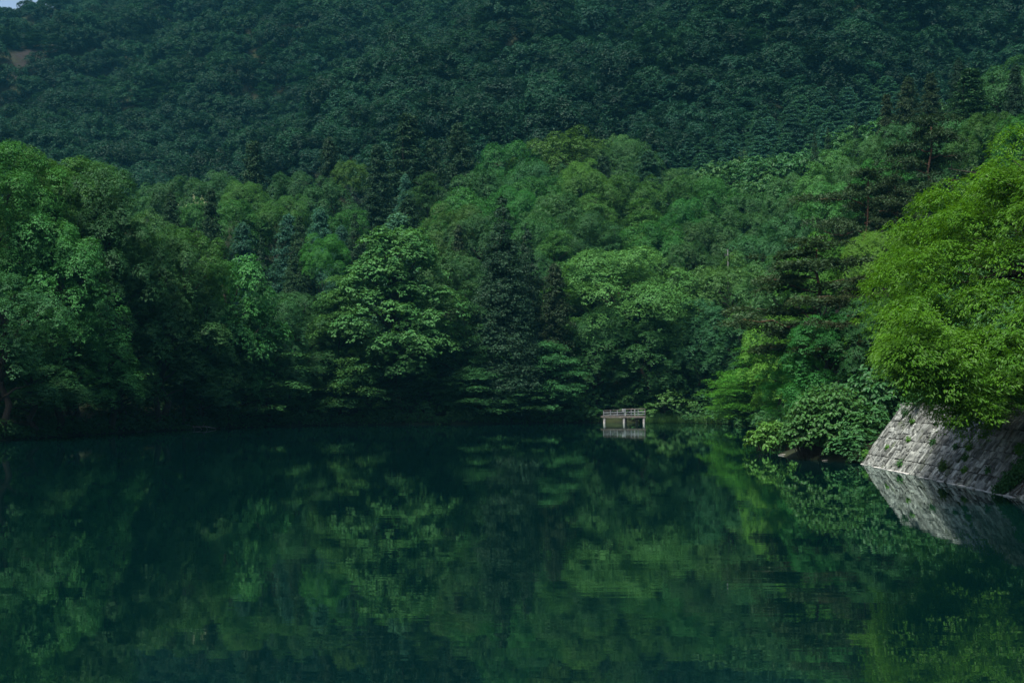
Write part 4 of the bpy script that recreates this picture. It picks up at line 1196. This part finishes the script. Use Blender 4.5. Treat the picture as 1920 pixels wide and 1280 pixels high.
def pile(x0, y0, mat):
    g = Geo()
    g.tube([(x0, y0, -1.5), (x0, y0, -.02), (x0, y0, .30)], [.17, .17, .17], 12)
    g.tube([(x0, y0, .28), (x0, y0, .36)], [.13, .13], 12)
    g.tube([(x0, y0, .34), (x0, y0, .70)], [.18, .18], 12)
    g.tube([(x0, y0, .68), (x0, y0, .82)], [.10, .10], 10)
    add("pile", g.mesh("pile", mat), dk)
for x0 in (-DW / 2 + .22, -.02, DW / 2 - .22): pile(x0, .15, M_CONC)
for x0 in (.55, 2.2): pile(x0, DD_ - .2, M_CONC)

# ------------------------------------------------------------------ small things
M_GREY = noise_mat("galvanised_grey", (.06, .065, .07), (.10, .105, .11), 8)[0]
X, Y = px(1366, 480, 198)[:2]
up_ = empty("utility_pole", (X, Y, gz(X, Y))); tag(up_, "slim grey utility pole tip above the light green tree", "pole")
zt = CAMZ + (HY - 468) / F * 198 - gz(X, Y)
g = Geo(); g.tube([(0, 0, -.5), (0, 0, zt * .5), (-.15, 0, zt)], [.17, .15, .11], 10); add("pole", g.mesh("pole", M_GREY, True), up_)
g = Geo(); g.box((0, -.16, zt - 1.0), (1.5, .10, .10)); add("crossarm", g.mesh("crossarm", M_GREY), up_)
for dx in (-.6, 0.35, .65):
    g = Geo(); g.tube([(dx, -.16, zt - .95), (dx, -.16, zt - .84), (dx, -.16, zt - .80), (dx, -.16, zt - .66)], [.05, .10, .07, .09], 10); add("insulator", g.mesh("insulator", M_GREY), up_)

# bleached dead branch lying in the water at the left bank
M_DEAD = noise_mat("bleached_wood", (.16, .15, .14), (.34, .33, .31), 7)[0]
rng = np.random.default_rng(1100)
g = Geo()
g.tube([(-2.6, 0, .35), (-1.2, -.1, .55), (0, -.2, .30), (1.4, -.3, .34), (2.6, -.4, .08)], [.06, .07, .06, .05, .02], 6)
for a_ in [((-.2, -.2, .32), (.1, -.5, -.25)), ((.3, -.2, .31), (1.0, -.6, -.1)), ((.9, -.25, .33), (1.3, -.5, .75)), ((-.9, -.1, .5), (-.5, -.3, .95)), ((1.3, -.3, .34), (1.7, -.7, -.2)), ((-1.5, -.1, .5), (-1.9, -.4, .05))]:
    limb(g, rng, a_[0], a_[1], .035, .012, n=4, k=5)
o = add("dead_branch", g.mesh("dead_branch", M_DEAD)); o.location = px(375, 803, 143)[0], 143 - 2, 0.0
tag(o, "bleached dead branch lying at the water's edge on the left bank", "branch")
# pale planks and twigs afloat beside the shrub
for i, (x, y, D, L_, lab) in enumerate([(1575, 863, 72.6, 2.4, "pale board afloat at the foot of the heart leaved shrub"), (1500, 855, 77.5, 1.7, "pale stick afloat left of the heart leaved shrub"),
                                        (1478, 853, 79.0, 1.3, "thin stick afloat farthest left of the heart leaved shrub")]):
    g = Geo(); g.tube([(-L_ / 2, 0, .01), (-L_ * .2, .03, .03), (L_ * .2, -.02, .02), (L_ / 2, .05, .0)], [.03, .05, .045, .02], 6)
    o = add("floating_stick", g.mesh("floating_stick", M_DEAD)); o.location = ((x - 960) / F * D, D, .01); o.rotation_euler = (0, 0, rng.normal(.05, .1))
    tag(o, lab, "driftwood", "driftwood afloat beside the shrub")
# reeds on the far shore right of the landing stage
rng = np.random.default_rng(1200)
n = 2600
X = rng.uniform(19.2, 31.0, n); Y = 174.0 + rng.normal(0, .45, n) - np.clip((X - 24) * .75, 0, 5.5)
P = np.stack([X, Y, np.full(n, -.05)], -1)
T = np.array([0, 0, 1.0]) + rng.normal(0, .25, (n, 3)); N = np.array([0, -1.0, .1]) + rng.normal(0, .5, (n, 3))
V, Fc, tv = leaf_geo(P, N, T, rng.uniform(.6, 1.7, n), .05, rng.uniform(0, 1, n))
o = add("reeds", mesh_from("reeds", V, Fc, M_SHRUB, {"tint": tv})); o.color = (1.1, .95, .8, 1)
tag(o, "thin reeds fringing the far shore right of the landing stage", "reeds", kind="stuff")

# ------------------------------------------------------------------ the air over the valley
HAZE = True
if HAZE:
    g = Geo(); g.box((0, 450, 213), (1500, 1180, 434))
    o = add("haze", g.mesh("haze", None) if False else g.mesh("haze", [bpy.data.materials.new("haze_air")]))
    m = o.data.materials[0]; m.use_nodes = True; m.node_tree.nodes.clear()
    out = m.node_tree.nodes.new("ShaderNodeOutputMaterial"); v = m.node_tree.nodes.new("ShaderNodeVolumePrincipled")
    v.inputs["Density"].default_value = 0.00013
    v.inputs["Color"].default_value = (0.07, 0.34, 0.50, 1)
    v.inputs["Anisotropy"].default_value = 0.0
    m.node_tree.links.new(v.outputs[0], out.inputs["Volume"])
    tag(o, "thin blue haze over the lake and mountain", "haze", kind="stuff")
